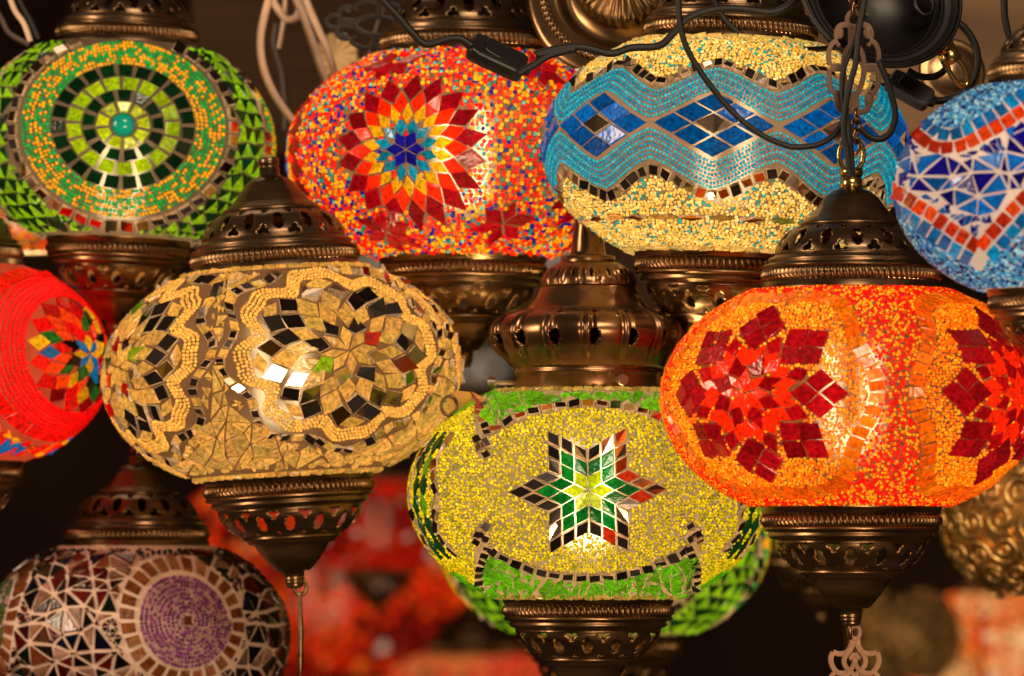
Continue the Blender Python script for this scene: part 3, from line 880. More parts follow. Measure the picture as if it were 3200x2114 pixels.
def pat_green(g, sub, plain=False):
    S = sub('triangle_mosaic')
    cents = ((0, 53), (116, 40), (-116, 40))
    dk = '#03280c'; lt = '#9ab60c'
    for az, v0 in cents:
        ch = g.ortho(az, v0*g.a/470, .87)
        s_ = g.a/470; T = sub('ring_medallion'); Mr = sub('mirror_border'); B = sub('bead_ring')
        if az == 0 and not plain:
            cb = sub('cabochon'); c = ch(np.array([[0.0, 0.0]]))[0]; uv_ball(cb, c, (37*s_, 26*s_, 37*s_), 24, 14, mat=3, col=lin('#128a6a'))
            g.solid.append(ch(np.array([(-30, -30), (30, -30), (30, 30), (-30, 30)])*s_))
        g.ring(T, ch, 46*s_, 82*s_, 9, lambda i: jitcol('#b8c40c', .15), gap=9)
        g.ring(T, ch, 88*s_, 124*s_, 13, lambda i: jitcol(dk, .5), gap=12)
        g.ring(T, ch, 130*s_, 170*s_, 17, lambda i: jitcol(lt, .18), gap=9, ph=.3)
        g.ring(T, ch, 177*s_, 216*s_, 23, lambda i: jitcol(dk, .5), gap=10)
        ps = np.linspace(0, 2*pi, 300, endpoint=False)
        for k_ in range(7):
            r = (226+13*k_)*s_; st = random.random()*10
            def cf(i, k_=k_):
                return jitcol('#dca00e', .15) if sin(i*.21+k_*1.3)+sin(i*.083+k_*.7)*.7+rng.normal(0, 1.5) > 0.1 else jitcol('#0f9436', .3)
            g.bead_line(B, ch, np.stack([r*np.cos(ps), r*np.sin(ps)], 1), 11.5*s_, 6.3*s_, cf, closed=True, mat=3, wob=1.5)
        r = 336*s_
        g.strip(Mr, ch, np.stack([r*np.cos(ps), r*np.sin(ps)], 1), 25*s_, 48*s_, lambda i: mirror_col() if random.random() < .75 else jitcol('#c08a4c'), matf=lambda i: 2, gap=8, closed=True)
    def keep(q, c):
        q = c+(q-c)*.6; pp = g.cyl(np.append(q[:, 0], c[0])/g.a, np.append(q[:, 1], c[1]))
        if np.abs(pp[:, 2]).max() > g.h-12: return False
        for az, v0 in cents:
            u, v, f = g.local(pp, az, v0*g.a/470, .87)
            if np.any((f > 0) & (np.hypot(u, v) < 354*g.a/470)): return False
        return True
    g.shards(S, g.cylchart(), (-2.4*g.a, -g.tmax+8, 2.4*g.a, g.tmax-8), 54*g.a/470, keep, lambda i, up, c: jitcol('#86b00e', .3) if up else jitcol('#052c0c', .5), gap=6, jit=.16, cyl=True)

def pat_blue(g, sub):
    T = sub('triangle_mosaic'); Bd = sub('tile_border'); B = sub('bead_coat')
    ch = g.ortho(0)
    cv = lambda pts: np.array([(2400+x/1.7425-3350, 590-y/1.7425) for x, y in pts])
    up = cat_path(cv([(700, 560), (770, 640), (838, 705), (895, 765), (975, 795), (1080, 785), (1190, 735), (1300, 675), (1394, 610), (1500, 545), (1640, 500), (1790, 470), (1950, 470)]), 6)
    lo = cat_path(cv([(640, 960), (720, 1000), (800, 1060), (920, 1145), (1050, 1245), (1165, 1320)]), 6)
    lo2 = cat_path(cv([(1165, 1320), (1280, 1205), (1394, 1085), (1500, 990), (1650, 940), (1800, 985), (1950, 1085)]), 6)
    def shift(p, d):
        t = np.gradient(p, axis=0); t /= np.linalg.norm(t, axis=1)[:, None]; return p+np.stack([-t[:, 1], t[:, 0]], 1)*d
    oc = lambda i: jitcol(random.choice(['#c23012', '#d8400e', '#b02a10', '#e0501c']), .2)
    bc = lambda i: jitcol(random.choice(['#0a6aa8', '#0d8fc4', '#0a5a90']), .3)
    g.strip(Bd, ch, up, 36, 40, oc, gap=8); g.strip(Bd, ch, shift(up, 42), 34, 40, bc, gap=8)
    for p in (lo, lo2):
        g.strip(Bd, ch, p, 36, 42, oc, gap=8); g.strip(Bd, ch, shift(p, -44), 34, 42, bc, gap=8)
    both = np.concatenate([lo, lo2])
    def side(x, y, off=0):
        iu = np.interp(x, up[:, 0], up[:, 1]); il = np.interp(x, both[:, 0], both[:, 1])
        return y < iu-off, y > il+off
    def keep(q, c):
        q = c+(q-c)*.55
        for x, y in q:
            a_, b_ = side(x, y, 26)
            if not (a_ and b_): return False
        return True
    g.shards(T, ch, (-540, -260, 540, 300), 66, keep, lambda i, upw, c: jitcol('#100a78', .4) if (i % 5 < 2 or upw and random.random() < .4) else jitcol('#0a62ac', .35), gap=8, jit=.42)
    q, p = g.seed(11.5, .3, .04)
    u, v, f = g.local(p, 0)
    iu = np.interp(u, up[:, 0], up[:, 1]); il = np.interp(u, both[:, 0], both[:, 1])
    ok = (f < 0) | (v > iu+66) | (v < il-68)
    p = p[ok & (np.abs(p[:, 2]) < g.h-6)]; p = p[g.clear(p, 3)]
    n = pickcol(['#4cacd0', '#b0dce0', '#2a7cc0', '#120d68'], [34, 26, 18, 22], len(p), .2)
    g.beads(B, p, n, 6.6, wild=.7, mat=3)

def pat_red(g, sub):
    T = sub('star_medallion'); W = sub('bead_ring'); S = sub('shard_mosaic'); Mr = sub('tile_border')
    az = 60
    ch = g.ortho(az, 38, .69)
    cs = ['#f5440a', '#c8060a', '#e8ae10', '#0a6f9c', '#1d6a1e', '#0a0808', '#e00808', '#e8ae10', '#f5440a']
    mixc = lambda i: jitcol(random.choice(cs), .25)
    g.petals(T, ch, 2, 88, 8, lambda i: jitcol(['#e8ae10', '#0a6f9c'][i % 2], .2), mid=.6)
    g.petals(T, ch, 56, 139, 8, mixc, ph=.5, mid=.42)
    g.petals(T, ch, 93, 181, 16, mixc, ph=.5, mid=.5)
    g.petals(T, ch, 138, 227, 16, mixc, ph=0, mid=.5)
    g.petals(T, ch, 183, 264, 16, lambda i: jitcol(random.choice(['#c8060a', '#e00808', '#8a0408', '#e8ae10']), .25), ph=.5, mid=.5)
    ps = np.linspace(0, 2*pi, 300, endpoint=False)
    for k_ in range(7):
        r = 274+13*k_
        g.bead_line(W, ch, np.stack([r*np.cos(ps), r*np.sin(ps)*.96], 1), 11, 7.0, lambda i: jitcol('#f50808', .12), closed=True, mat=3, wob=.4)
    r = 380
    g.strip(Mr, ch, np.stack([r*np.cos(ps), r*np.sin(ps)*.96], 1), 36, 36, lambda i: jitcol('#f01008', .2), gap=8, closed=True)
    def keep(q, c):
        q = c+(q-c)*.6; pp = g.cyl(np.append(q[:, 0], c[0])/g.a, np.append(q[:, 1], c[1]))
        if np.abs(pp[:, 2]).max() > g.h-20: return False
        u, v, f = g.local(pp, az, 38, .69)
        return not np.any((f > 0) & (np.hypot(u, v) < 400))
    g.shards(S, g.cylchart(), (-2.4*g.a, -g.tmax, 2.4*g.a, g.tmax), 80, keep, lambda i, up, c: jitcol(random.choice(['#f01408', '#f01408', '#f7a810', '#0a70b0', '#f25808']), .2), cyl=True)

def pat_triangles(g, sub):
    T = sub('triangle_mosaic')
    cents = ((19, 48), (-78, 40), (110, 40), (-160, 40))
    for n_, (az, v0) in enumerate(cents):
        W = sub('bead_spiral'); Mr = sub('tile_border'); ch = g.ortho(az, v0, .97)
        t = np.linspace(2*pi*1.3, 2*pi*11, 900); r = 13.2*t/(2*pi)
        col = '#b455a8' if n_ == 0 else '#5f7a30'
        g.bead_line(W, ch, np.stack([r*np.cos(t), r*np.sin(t)], 1), 11, 6.0, lambda i: jitcol(col, .35) if random.random() < .75 else jitcol('#f4c0cc'), mat=3)
        g.tile(Mr, ch, [(-14, -14), (14, -14), (14, 14), (-14, 14)], lin('#9a5a28'))
        g.ring(Mr, ch, 158, 196, 26, lambda i: jitcol(random.choice(['#b06a3c', '#c88a5c', '#a85e30']), .2), gap=12, jit=.02)
    def keep(q, c):
        q = c+(q-c)*.6; pp = g.cyl(np.append(q[:, 0], c[0])/g.a, np.append(q[:, 1], c[1]))
        if np.abs(pp[:, 2]).max() > g.h-14: return False
        for az, v0 in cents:
            u, v, f = g.local(pp, az, v0, .97)
            if np.any((f > 0) & (np.hypot(u, v) < 204)): return False
        return True
    g.shards(T, g.cylchart(), (-2.4*g.a, -g.tmax+14, 2.4*g.a, g.tmax-14), 66, keep,
             lambda i, up, c: jitcol(random.choice(['#060606', '#140a08', '#6a1008', '#7a1a0c', '#0e2416', '#4a3010', '#101830', '#8a4a22', '#c89678', '#d8a890', '#5a100c']), .4), gap=11, jit=.3, cyl=True)

def pat_red_blur(cols, w, dots):
    def f(g, sub):
        B = sub('bead_coat'); T = sub('scattered_tile')
        ch = g.cylchart()
        for i in range(46):
            u, v = rng.uniform(-1.5, 1.5)*g.a, rng.uniform(-.85, .85)*g.tmax; e = g.a*rng.uniform(.05, .09)
            g.tile(T, ch, [(u-e, v), (u, v-e), (u+e, v), (u, v+e)], jitcol(random.choice(dots), .3), h=g.a*.02, mat=2 if random.random() < .22 else 1, tilt=.3)
        q, p = g.seed(g.a*.04, .35, .06, thr=2.0); p = p[g.clear(p, g.a*.01)]
        f1, f2 = rng.uniform(3, 6, 2)/g.a*1.3; c0, c1 = pickcol(cols, w, len(p), .3), pickcol(cols[-1:]+cols[:1], [3, 1], len(p), .3)
        k_ = np.sin(p[:, 0]*f1+p[:, 2]*2/g.a*3)+np.sin(p[:, 2]*f2*1.6-p[:, 0]*f1*.6+1)+rng.normal(0, .35, len(p)) > .35
        g.beads(B, p, np.where(k_[:, None], c1, c0), g.a*.021, mat=3, wild=1)
    return f

# ------------------------------------------------------------------ the lamps
lamp('cream and turquoise globe lamp with a chain of blue diamonds between bead waves', 2268, 468, .10, 570, tilt=2.2, pattern=pat_cream, watts=.5, grout='#a08a74', glow=.56)
lamp('multicoloured beaded globe lamp with one large red and yellow star flower', 1447, 490, .235, 546, pattern=pat_multi, watts=1.0, glow=.62, grout='#75604f')
o_lamp = lamp('orange beaded globe lamp with dark red star flowers, hung from an openwork plaque', 2660, 1245, -.01, 590, pattern=pat_orange, watts=.85, grout='#86563a', glow=.62)
lamp('amber globe lamp of gold shards with mirrored star flowers in scalloped bead outlines', 880, 1168, .16, 556, tilt=-3.5, pattern=pat_amber, watts=.55, grout='#80624a', glow=.66)
lamp('yellow beaded globe lamp with a green six pointed mirrored star and a ribbed copper cap', 1838, 1545, .105, 560, pattern=pat_star, watts=1.9, grout='#786a56', glow=.62, top='melon')
lamp('blue globe lamp with navy and turquoise triangles edged by orange squares', 3350, 590, -.16, 553, pattern=pat_blue, watts=.35, glow=.30, grout='#fbe6d6', bulbcol=(1, .85, .7))
lamp('green globe lamp with a round ring medallion and a teal glass boss at its centre', 384, 448, .28, 470, tilt=2.5, hq=.645, pattern=pat_green, watts=.65, bulb_z=-.2, glow=.62, grout='#76665a')
lamp('scarlet globe lamp at the edge of the picture with a bead ringed harlequin medallion', -170, 1137, .25, 508, hq=.60, pattern=pat_red, watts=.8, grout='#b04a38', glow=.5)
lamp('unlit globe lamp of black and dark red triangles with a mauve bead spiral', 428, 1990, .30, 474, hq=.60, pattern=pat_triangles, watts=0, glow=0, grout='#ffdcc6', gfac=.9)
lamp('blurred green globe lamp hanging behind the yellow star lamp', 1887, 1690, .6, 512, pattern=lambda g, s: pat_green(g, s, True), watts=.6, glow=.75, grout='#8a8a50')

BG = 'out of focus lamps far behind'
lamp('large blurred red globe lamp behind the finial of the amber lamp', 1010, 1800, 3.3, 520, pattern=pat_red_blur(['#e62a08', '#f65a0c', '#c02008', '#6a0804'], [36, 36, 18, 10], ['#ff7a28', '#f8904a', '#500404', '#ff5a10', '#f0d0b0']), watts=.2, group=BG, grout='#6a1a0c', glow=.42)
lamp('blurred coral red globe lamp low in the middle, under the green lamps', 1490, 2240, 2.8, 330, pattern=pat_red_blur(['#e04030', '#f06030', '#a01810', '#d08040'], [40, 25, 20, 15], ['#801010', '#f0a060', '#e04020']), watts=.4, group=BG, grout='#a04838', glow=.5)
lamp('blurred orange and cream globe lamp in the lower right corner', 3150, 2050, 2.6, 330, pattern=pat_red_blur(['#f06a10', '#f0a040', '#e03a10', '#f0c080'], [35, 30, 20, 15], ['#f0b060', '#e02010', '#f0d0a0']), watts=.3, group=BG, grout='#b07040', glow=.5)
lamp('dim blurred lamp whose brass finial shows beside the orange lamp', 2568, 1590, .85, 250, pattern=pat_red_blur(['#604010', '#806020', '#405010'], [1, 1, 1], ['#806020']), watts=.15, group=BG, grout='#605030', capq=155)
lamp('small blurred red lamp between the amber lamp and the star lamp', 1180, 1640, 2.4, 230, pattern=pat_red_blur(['#d81408', '#f04008', '#700804'], [40, 25, 25], ['#e0c0b0', '#c01008']), watts=.2, group=BG, grout='#6a1a0c', glow=.42)
lamp('multicoloured lamp glimpsed under the left of the green lamp', 60, 640, .62, 260, pattern=pat_red_blur(['#f01a08', '#f5a410', '#1c6a1c', '#f0620a'], [4, 3, 2, 2], ['#f01a08', '#f5ac10', '#10108a']), watts=.8, group=BG, grout='#a07050', fittings=False)

for lab, cx, cy, yy, aa in (('small pale blurred lamp added for a bright patch between two brass caps under the multicoloured lamp', 1165, 835, 1.5, 62),
        ('pale blurred lamp added for a light brown patch between the ribbed copper cap and the cup of the cream lamp', 1735, 800, 1.7, 120),
        ('bluish blurred lamp added for a grey patch in the gap left of the ribbed copper cap', 1500, 1150, 1.9, 95)):
    def pat_pale(g, sub):  # globes added to stand in for pale patches of the background
        B = sub('bead_coat'); q, p = g.seed(g.a*.09, .3, .1, thr=2.0)
        g.beads(B, p, pickcol(['#b8a890', '#90a0a8', '#c8b090'], [1, 1, 1], len(p), .3), g.a*.05, mat=3, wild=1)
    lamp(lab, cx, cy, yy, aa, pattern=pat_pale, watts=.15, glow=.12, group=BG, grout='#b0a090', bulbcol=(1, .9, .8))

# gold filigree globe
def filigree(label, cx, cy, y, a, watts, shellmat='gold'):
    k = kof(y); c = P(cx, cy, y)
    root = empty('filigree_lamp', c - Vector((0, 0, a*.8*k))); tag(root, label, 'lamp', BG)
    g = Globe(a, .95, .8); mb = MB(); g.shell(mb, (.03, .018, .01))
    inner = mb.build('globe', [M[shellmat]], root, k, a*.8)
    t = MB(); n_ = 0
    q, p = g.seed(a*.30, .15, 0, thr=2.2)
    n = g.normal(p)
    for pp, nn in zip(p, n):
        e1 = np.cross(nn, [0, 0, 1.0]); e1 /= np.linalg.norm(e1)+1e-9; e2 = np.cross(nn, e1)
        s_ = random.choice([-1, 1]); ph = random.random()*6.28
        tt = np.linspace(0, 2*pi*1.6, 26); r = a*.16*(1-tt/(2*pi*1.9))
        q_ = pp + nn*a*.03 + np.outer(r*np.cos(tt*s_+ph), e1) + np.outer(r*np.sin(tt*s_+ph), e2)
        tube(t, q_, a*.028, 6)
    t.build('scrollwork', [M['gold']], inner, k, a*.8)
filigree('gold filigree globe half hidden behind the orange lamp at the right edge', 3260, 1590, .5, 315, .3)
filigree('far blurred gilt filigree globe under the orange lamp', 2830, 1990, 2.4, 165, .3, 'black_metal')

# ------------------------------------------------------------------ fittings among the lamps
def path_px(pts, y, n=8):
    """photo points (x, y[, depth]) to a smooth 3D path"""
    q = [tuple(P(p[0], p[1], p[2] if len(p) > 2 else y)) for p in pts]
    return cat_path(q, n)
def cable(label, pts, y, rpx, mat='cable', name='power_cable', group='cables slung over the lamps', cat='cable'):
    mb = MB(); tube(mb, path_px(pts, y), rpx*kof(y), 10)
    o = mb.build(name, [M[mat]]); tag(o, label, cat, group)
    return o
def c2(pts): return [(800+x/1.742, y/1.742) for x, y in pts]
def c3(pts): return [(1600+x/1.742, y/1.742) for x, y in pts]
def c4(pts): return [(2400+x/1.7425, y/1.7425) for x, y in pts]
def c5(pts): return [(780+x/3.92, y/3.92) for x, y in pts]
def c6(pts): return [(2440+x/3.124, y/3.124) for x, y in pts]

cable('black cable dropping from above into the left end of the inline switch', c2([(560, -160), (690, 0), (790, 110), (870, 200), (930, 242), (1040, 214), (1110, 212), (1175, 250)]), .02, 12)
cable('black cable running from the inline switch over the cream lamp', c2([(1430, 400), (1500, 362), (1600, 302), (1740, 265)]) + c3([(130, 300), (240, 268), (380, 258), (500, 287), (560, 290), (650, 262), (800, 250), (880, 180), (960, 100), (1100, 52), (1250, 50), (1420, 66), (1530, 10), (1600, -80)]), .02, 12)
cable('long black cable looping low across the blue diamonds of the cream lamp', c3([(900, -120), (905, 0), (918, 150), (960, 280), (1060, 440), (1200, 610), (1350, 730), (1480, 790), (1570, 802)]) + c4([(280, 785), (360, 735), (410, 660), (430, 590)]), -.03, 9.5)
cable('black cable loop hanging to the right of the openwork plaque', c4([(500, 700), (560, 750), (622, 757), (672, 712), (692, 620), (672, 520), (640, 420), (600, 330)]), -.03, 10.5)
cable('black cable crossing the brass cap above the cream lamp', c3([(1060, -80), (1100, 0), (1160, 110), (1280, 210), (1400, 250), (1620, 270), (1800, 250), (1900, 200)]), .05, 9)
cable('twin black flex threaded down through the plaque to the orange lamp', c4([(540, -60), (515, 60), (492, 200), (478, 340), (452, 440), (425, 560), (412, 700), (430, 820), (446, 960)]), -.05, 9.5)
cable('second black flex beside the twin flex above the orange lamp', c4([(528, -60), (505, 90), (470, 240), (420, 350), (402, 440), (410, 560), (436, 660), (446, 760), (456, 870), (462, 960)]), -.042, 8.5)
cable('black cable curling round the brass hook in the upper right', c6([(1500, 40), (1690, 200), (1800, 285), (1895, 440), (1920, 620), (1862, 800), (1750, 920), (1600, 982), (1420, 985)]), .06, 12)
cable('short black cable curve under the rim of the black canopy', c6([(1240, 690), (1330, 740), (1460, 755), (1560, 720), (1640, 640)]), .04, 11)
cable('black cable hanging down the right edge above the blue lamp', c6([(2170, -150), (2180, 0), (2192, 200), (2250, 400), (2374, 580), (2500, 700)]), -.03, 11)
WC = 'pale cables hanging at the upper left'
cable('pale cable bowing out to the left beside the green lamp', c5([(250, -160), (232, 0), (180, 200), (132, 450), (140, 700), (205, 950), (325, 1200), (480, 1420), (600, 1540)]), .30, 13, 'white_cable', group=WC)
cable('pale cable looping in a short U at the top', c5([(270, -120), (285, 0), (350, 120), (440, 228), (520, 240), (598, 180), (615, 20), (610, -120)]), .36, 12, 'white_cable', group=WC)
cable('thick pale cable slanting down behind the multicoloured lamp', c5([(540, -120), (580, 0), (680, 250), (780, 550), (880, 850), (990, 1120)]), .34, 14, 'white_cable', group=WC)
cable('salmon tinted pale cable passing over the cream rosette', c5([(640, -120), (700, 30), (850, 380), (950, 600), (1040, 900), (1090, 1080)]), .31, 12, 'white_cable', group=WC)
cable('thin tapering pale cable end hanging inside the loop', c5([(440, -60), (425, 200), (390, 420), (360, 600)]), .40, 7, 'white_cable', group=WC)
cable('dark brown rod slanting behind the multicoloured lamp', c5([(1680, -60), (1640, 100), (1540, 420), (1470, 700), (1440, 860)]), .30, 11, 'brown_cable', name='hanging_rod', cat='rod')
cable('dark thin cable hanging behind the pale cables', c5([(330, 300), (300, 520), (340, 700), (400, 900), (440, 1300), (440, 1600)]), .45, 10, 'brown_cable')
for i, (lab, pts, m_) in enumerate([
    ('tan cable at the top left corner beside the green lamp', [(20, -40), (45, 30), (75, 75), (95, 130)], 'white_cable'),
    ('grey cable crossing the top left corner', [(45, -40), (70, 20), (98, 70), (120, 120)], 'cable'),
    ('brown cable curve at the left edge of the picture', [(-20, 20), (5, 60), (30, 105), (90, 140)], 'brown_cable')]):
    cable(lab, pts, .25, 9, m_, group='wires in the top left corner')

# black inline switch resting on the multicoloured lamp
def rounded_box(mb, lx, ly, lz, bev, col=(1,1,1), taper=.0, M4=None, mat=0):
    n = 24; sections = []
    for z, ins in ((-lz, bev), (-lz+bev*.4, bev*.25), (-lz+bev, 0), (lz-bev, 0), (lz-bev*.4, bev*.25), (lz, bev)):
        t = np.arange(n)*2*pi/n
        sq = lambda x: np.sign(x)*np.abs(x)**.32
        x = (lx-ins)*sq(np.cos(t)); y = (ly-ins)*sq(np.sin(t))
        y = y*(1-taper*(1-np.abs(x/lx))*1.0)
        sections.append(np.stack([x, y, np.full(n, z)], 1))
    v = np.concatenate(sections)
    if M4 is not None: v = np.array([tuple(M4 @ Vector(x)) for x in v])
    mb.add(v, grid_faces(n, len(sections)), col, mat, True)
    mb.add(v[:n], [list(range(n))[::-1]], col, mat); mb.add(v[-n:], [list(range(n))], col, mat)
def switch(label, cx, cy, y, L, W, H, rot, mat, rock):
    k = kof(y); root = empty('inline_switch', P(cx, cy, y), rot); tag(root, label, 'switch', 'inline cable switches')
    mb = MB(); rounded_box(mb, L/2*k, W/2*k, H/2*k, 7*k, taper=-.0); body = mb.build('switch_body', [M[mat]], root)
    mb = MB(); rounded_box(mb, L*.17*k, W*.27*k, H*.10*k, 3*k, M4=Matrix.Translation((-L*.1*k, 0, H*.52*k)) @ Matrix.Rotation(.14, 4, 'Y')); mb.build('rocker_button', [M[rock]], root)
    mb = MB(); rounded_box(mb, L/2*1.003*k, W/2*1.003*k, 1.1*k, .4*k); mb.build('seam', [M['cable']], root)
    mb = MB()
    for sx in (-1, 1): tube(mb, [(sx*L*.47*k, 0, 0), (sx*L*.60*k, 0, 0)], [17*k, 11*k], 12)
    mb.build('cable_sleeve', [M['cable']], root)
switch('black inline switch lying on the shoulder of the multicoloured lamp', 1553, 180, .03, 190, 92, 52, Matrix(((cos(R(25)), .42*.9, -.0), (0, .6, .8), (0, 0, 1))).to_euler() if False else (R(52), R(24), R(8)), 'plastic', 'plastic')
switch('grey inline switch hanging under the black canopy beside the brass hook', 2842, 283, .03, 150, 86, 40, (R(48), R(30), R(-6)), 'grey_plastic', 'black_metal')

# canopies
def canopy(label, cx, cy, y, r, rot, mat, prof, flutes=0, ropes=(), name='ceiling_canopy', ring=False):
    k = kof(y); root = empty(name, P(cx, cy, y), rot); tag(root, label, 'canopy', 'brass canopies hung among the lamps')
    mb = MB()
    def fl(rr, z, th):
        w = np.clip((.46*r-rr)/(.06*r), 0, 1)*np.clip((rr-.05*r)/(.1*r), 0, 1)
        return rr
    n = 160; th = np.arange(n)*2*pi/n; pr = cat_path(np.array(prof)*r, 6)
    rr = pr[:, 0][:, None]*np.ones(n); zz = pr[:, 1][:, None]*np.ones(n)
    if flutes:
        w = np.clip((.5*r-rr)/(.05*r), 0, 1)*np.clip((rr-.06*r)/(.12*r), 0, 1)
        zz = zz + w*.045*r*np.abs(np.sin(flutes/2*th+ rr/r*1.2))
    v = np.stack([rr*np.sin(th), -rr*np.cos(th), zz], -1).reshape(-1, 3)
    mb.add(v, grid_faces(n, len(pr)), (1, 1, 1), 0, True)
    pl = mb.build('dish', [M[mat]], root, k)
    so = pl.modifiers.new('thickness', 'SOLIDIFY'); so.thickness = .0012; so.offset = -1
    for (rq, zq, mq) in ropes:
        mb = MB(); rope(mb, rq*r, zq*r, mq*r, mq*r*1.0, n=84, seg=8); mb.build('rope_band', [M[mat]], root, k)
    if ring:
        rg = MB(); t = np.linspace(0, 2*pi, 128, endpoint=False)
        for q_, z_, m_ in ((1.0, -.03, .022), (.955, .0, .014), (.80, .09, .018), (.74, .17, .014)):
            tube(rg, np.stack([q_*r*np.cos(t), q_*r*np.sin(t), np.full(128, (z_-.02)*r)], 1), m_*r, 8, closed=True)
        rg.build('pressed_ridge', [M[mat]], root, k)
        mb = MB(); t = np.linspace(0, 2*pi, 32, endpoint=False)
        tube(mb, np.stack([.55*r+.16*r*np.cos(t)*.7, .1*r+.16*r*np.sin(t), np.full(32, .02*r)], 1), .03*r, 8, closed=True); mb.build('hanging_ring', [M['black_metal']], root, k)
    return root
# bright one: looking at the outside of the dish, its axis towards us and a little down
canopy('polished brass canopy dish with a fluted boss, tilted face-on between two lamps', 1960, -48, .13, 318, (R(72), 0, R(-14)), 'brass', [(1.0, 0), (1.01, .02), (.97, .05), (.9, .06), (.86, .06), (.78, .07), (.72, .07), (.69, .05), (.66, .02), (.60, -.02), (.52, .02), (.46, .08), (.40, .12), (.3, .16), (.18, .20), (.1, .26), (.06, .32), (.01, .33)], flutes=30, ropes=((.84, .075, .04),))
canopy('black canopy dish seen from its hollow side behind the openwork plaque', 2750, -20, .0, 262, (R(-112), 0, R(16)), 'black_metal', [(1.0, -.06), (1.02, -.04), (.99, 0), (.95, .02), (.90, .05), (.84, .06), (.78, .12), (.70, .26), (.56, .42), (.4, .52), (.2, .58), (.01, .6)], ring=True, ropes=((.93, .06, .035),))
canopy('small brass canopy dish behind the brass hook', 2975, 225, .16, 105, (R(78), 0, R(10)), 'brass', [(1.0, 0), (1.02, .04), (.96, .08), (.8, .10), (.6, .16), (.4, .2), (.2, .22), (.01, .24)])

# openwork plaque holding the orange lamp
FN = (0, 1.0, 0)
def openwork(name, label, cat, strokes, blobs, conv, y, mats, cx, hanger=True, half=.0007, group=None, rot=None, origin=None, mirror=True):
    mb = MB(); k = kof(y)
    og = P(*origin, y) if origin else P(*conv([(cx, 0)])[0], y)
    sc = 1/np.linalg.norm(np.array(conv([(1, 0)])[0])-np.array(conv([(0, 0)])[0]))
    for closed, w, pts in strokes:
        for mx in ((1, -1) if mirror else (1,)):
            q = [(cx+(x-cx)*mx, z) for x, z in pts]
            if mx == -1 and all(abs(x-cx) < 2 for x, z in pts): continue
            p3 = np.array([tuple(P(*c, y)-og) for c in conv(q)])
            p3[:, 1] += .00012*mx + rng.uniform(-.0001, .0001)
            pth = cat_path(p3, 8, closed) if len(q) > 2 else p3
            tube(mb, pth, w*.60/sc*k, 10, closed=closed, flat=(FN, half))
    for x, z, rx, rz in blobs:
        for mx in (1, -1):
            c = P(*conv([(cx+(x-cx)*mx, z)])[0], y)-og
            uv_ball(mb, tuple(c), (rx/sc*k, half*1.12, rz/sc*k), 20, 10)
    o = mb.build(name, mats); o.location = og
    if rot: o.rotation_euler = rot
    if label: tag(o, label, cat, group)
    return o
PL_STROKES = [(True, 42, [(712, 118), (752, 135), (775, 185), (765, 245), (712, 262), (659, 245), (649, 185), (672, 135)]),
    (False, 96, [(712, 250), (712, 330), (712, 430)]),
    (False, 44, [(712, 420), (765, 470), (805, 560), (812, 690), (795, 800), (755, 900), (712, 950)]),
    (False, 46, [(740, 255), (800, 245), (850, 258), (880, 310), (880, 380)]),
    (False, 42, [(868, 400), (915, 420), (948, 480), (958, 560), (945, 640)]),
    (False, 70, [(812, 664), (880, 660), (940, 664)]),
    (False, 42, [(945, 680), (955, 760), (945, 850), (905, 905), (870, 915)]),
    (False, 50, [(880, 930), (870, 1020), (830, 1080), (770, 1095), (712, 1080)]),
    (False, 90, [(712, 930), (712, 1010), (712, 1090)])]
PL_BLOBS = [(850, 320, 44, 66), (862, 440, 26, 26), (856, 985, 42, 74), (868, 905, 28, 26)]
plaque = openwork('openwork_plaque', 'browned copper openwork plaque of scrolls carrying the orange lamp', 'plaque', PL_STROKES, PL_BLOBS, c6, -.03, [M['bronze']], 712)
openwork('openwork_plaque', 'black openwork plaque lying sideways above the pale cables', 'plaque', PL_STROKES, PL_BLOBS, c6, -.03, [M['black_metal']], 712, rot=(0, R(-84), 0)).location = P(985, 62, .26)
# link chain from plaque to orange lamp
def chain(label, a, b, y, n, rx, rz, w, mat):
    root = empty('link_chain', P(*b, y)); tag(root, label, 'chain', 'chains and hooks')
    A, B = np.array(a, float), np.array(b, float)
    for i in range(n):
        c = A+(B-A)*(i+.5)/n; t = np.linspace(0, 2*pi, 24, endpoint=False); k = kof(y)
        mb = MB(); ax = (np.cos(t)*rx, np.zeros(24)) if i % 2 else (np.zeros(24)+np.cos(t)*rx*.35, np.cos(t)*rx)
        v = np.stack([ax[0], ax[1], np.sin(t)*rz], 1)*k + np.array(P(c[0], c[1], y)-P(*b, y))
        tube(mb, v, w*k, 8, closed=True); mb.build('link', [M[mat]], root)
chain('small brown link chain between the plaque and the orange lamp', (2677, 350), (2672, 470), -.03, 4, 13, 24, 5, 'copper')
chain('brown link chain above the openwork plaque', (2668, -60), (2672, 46), -.03, 3, 15, 30, 6, 'copper')

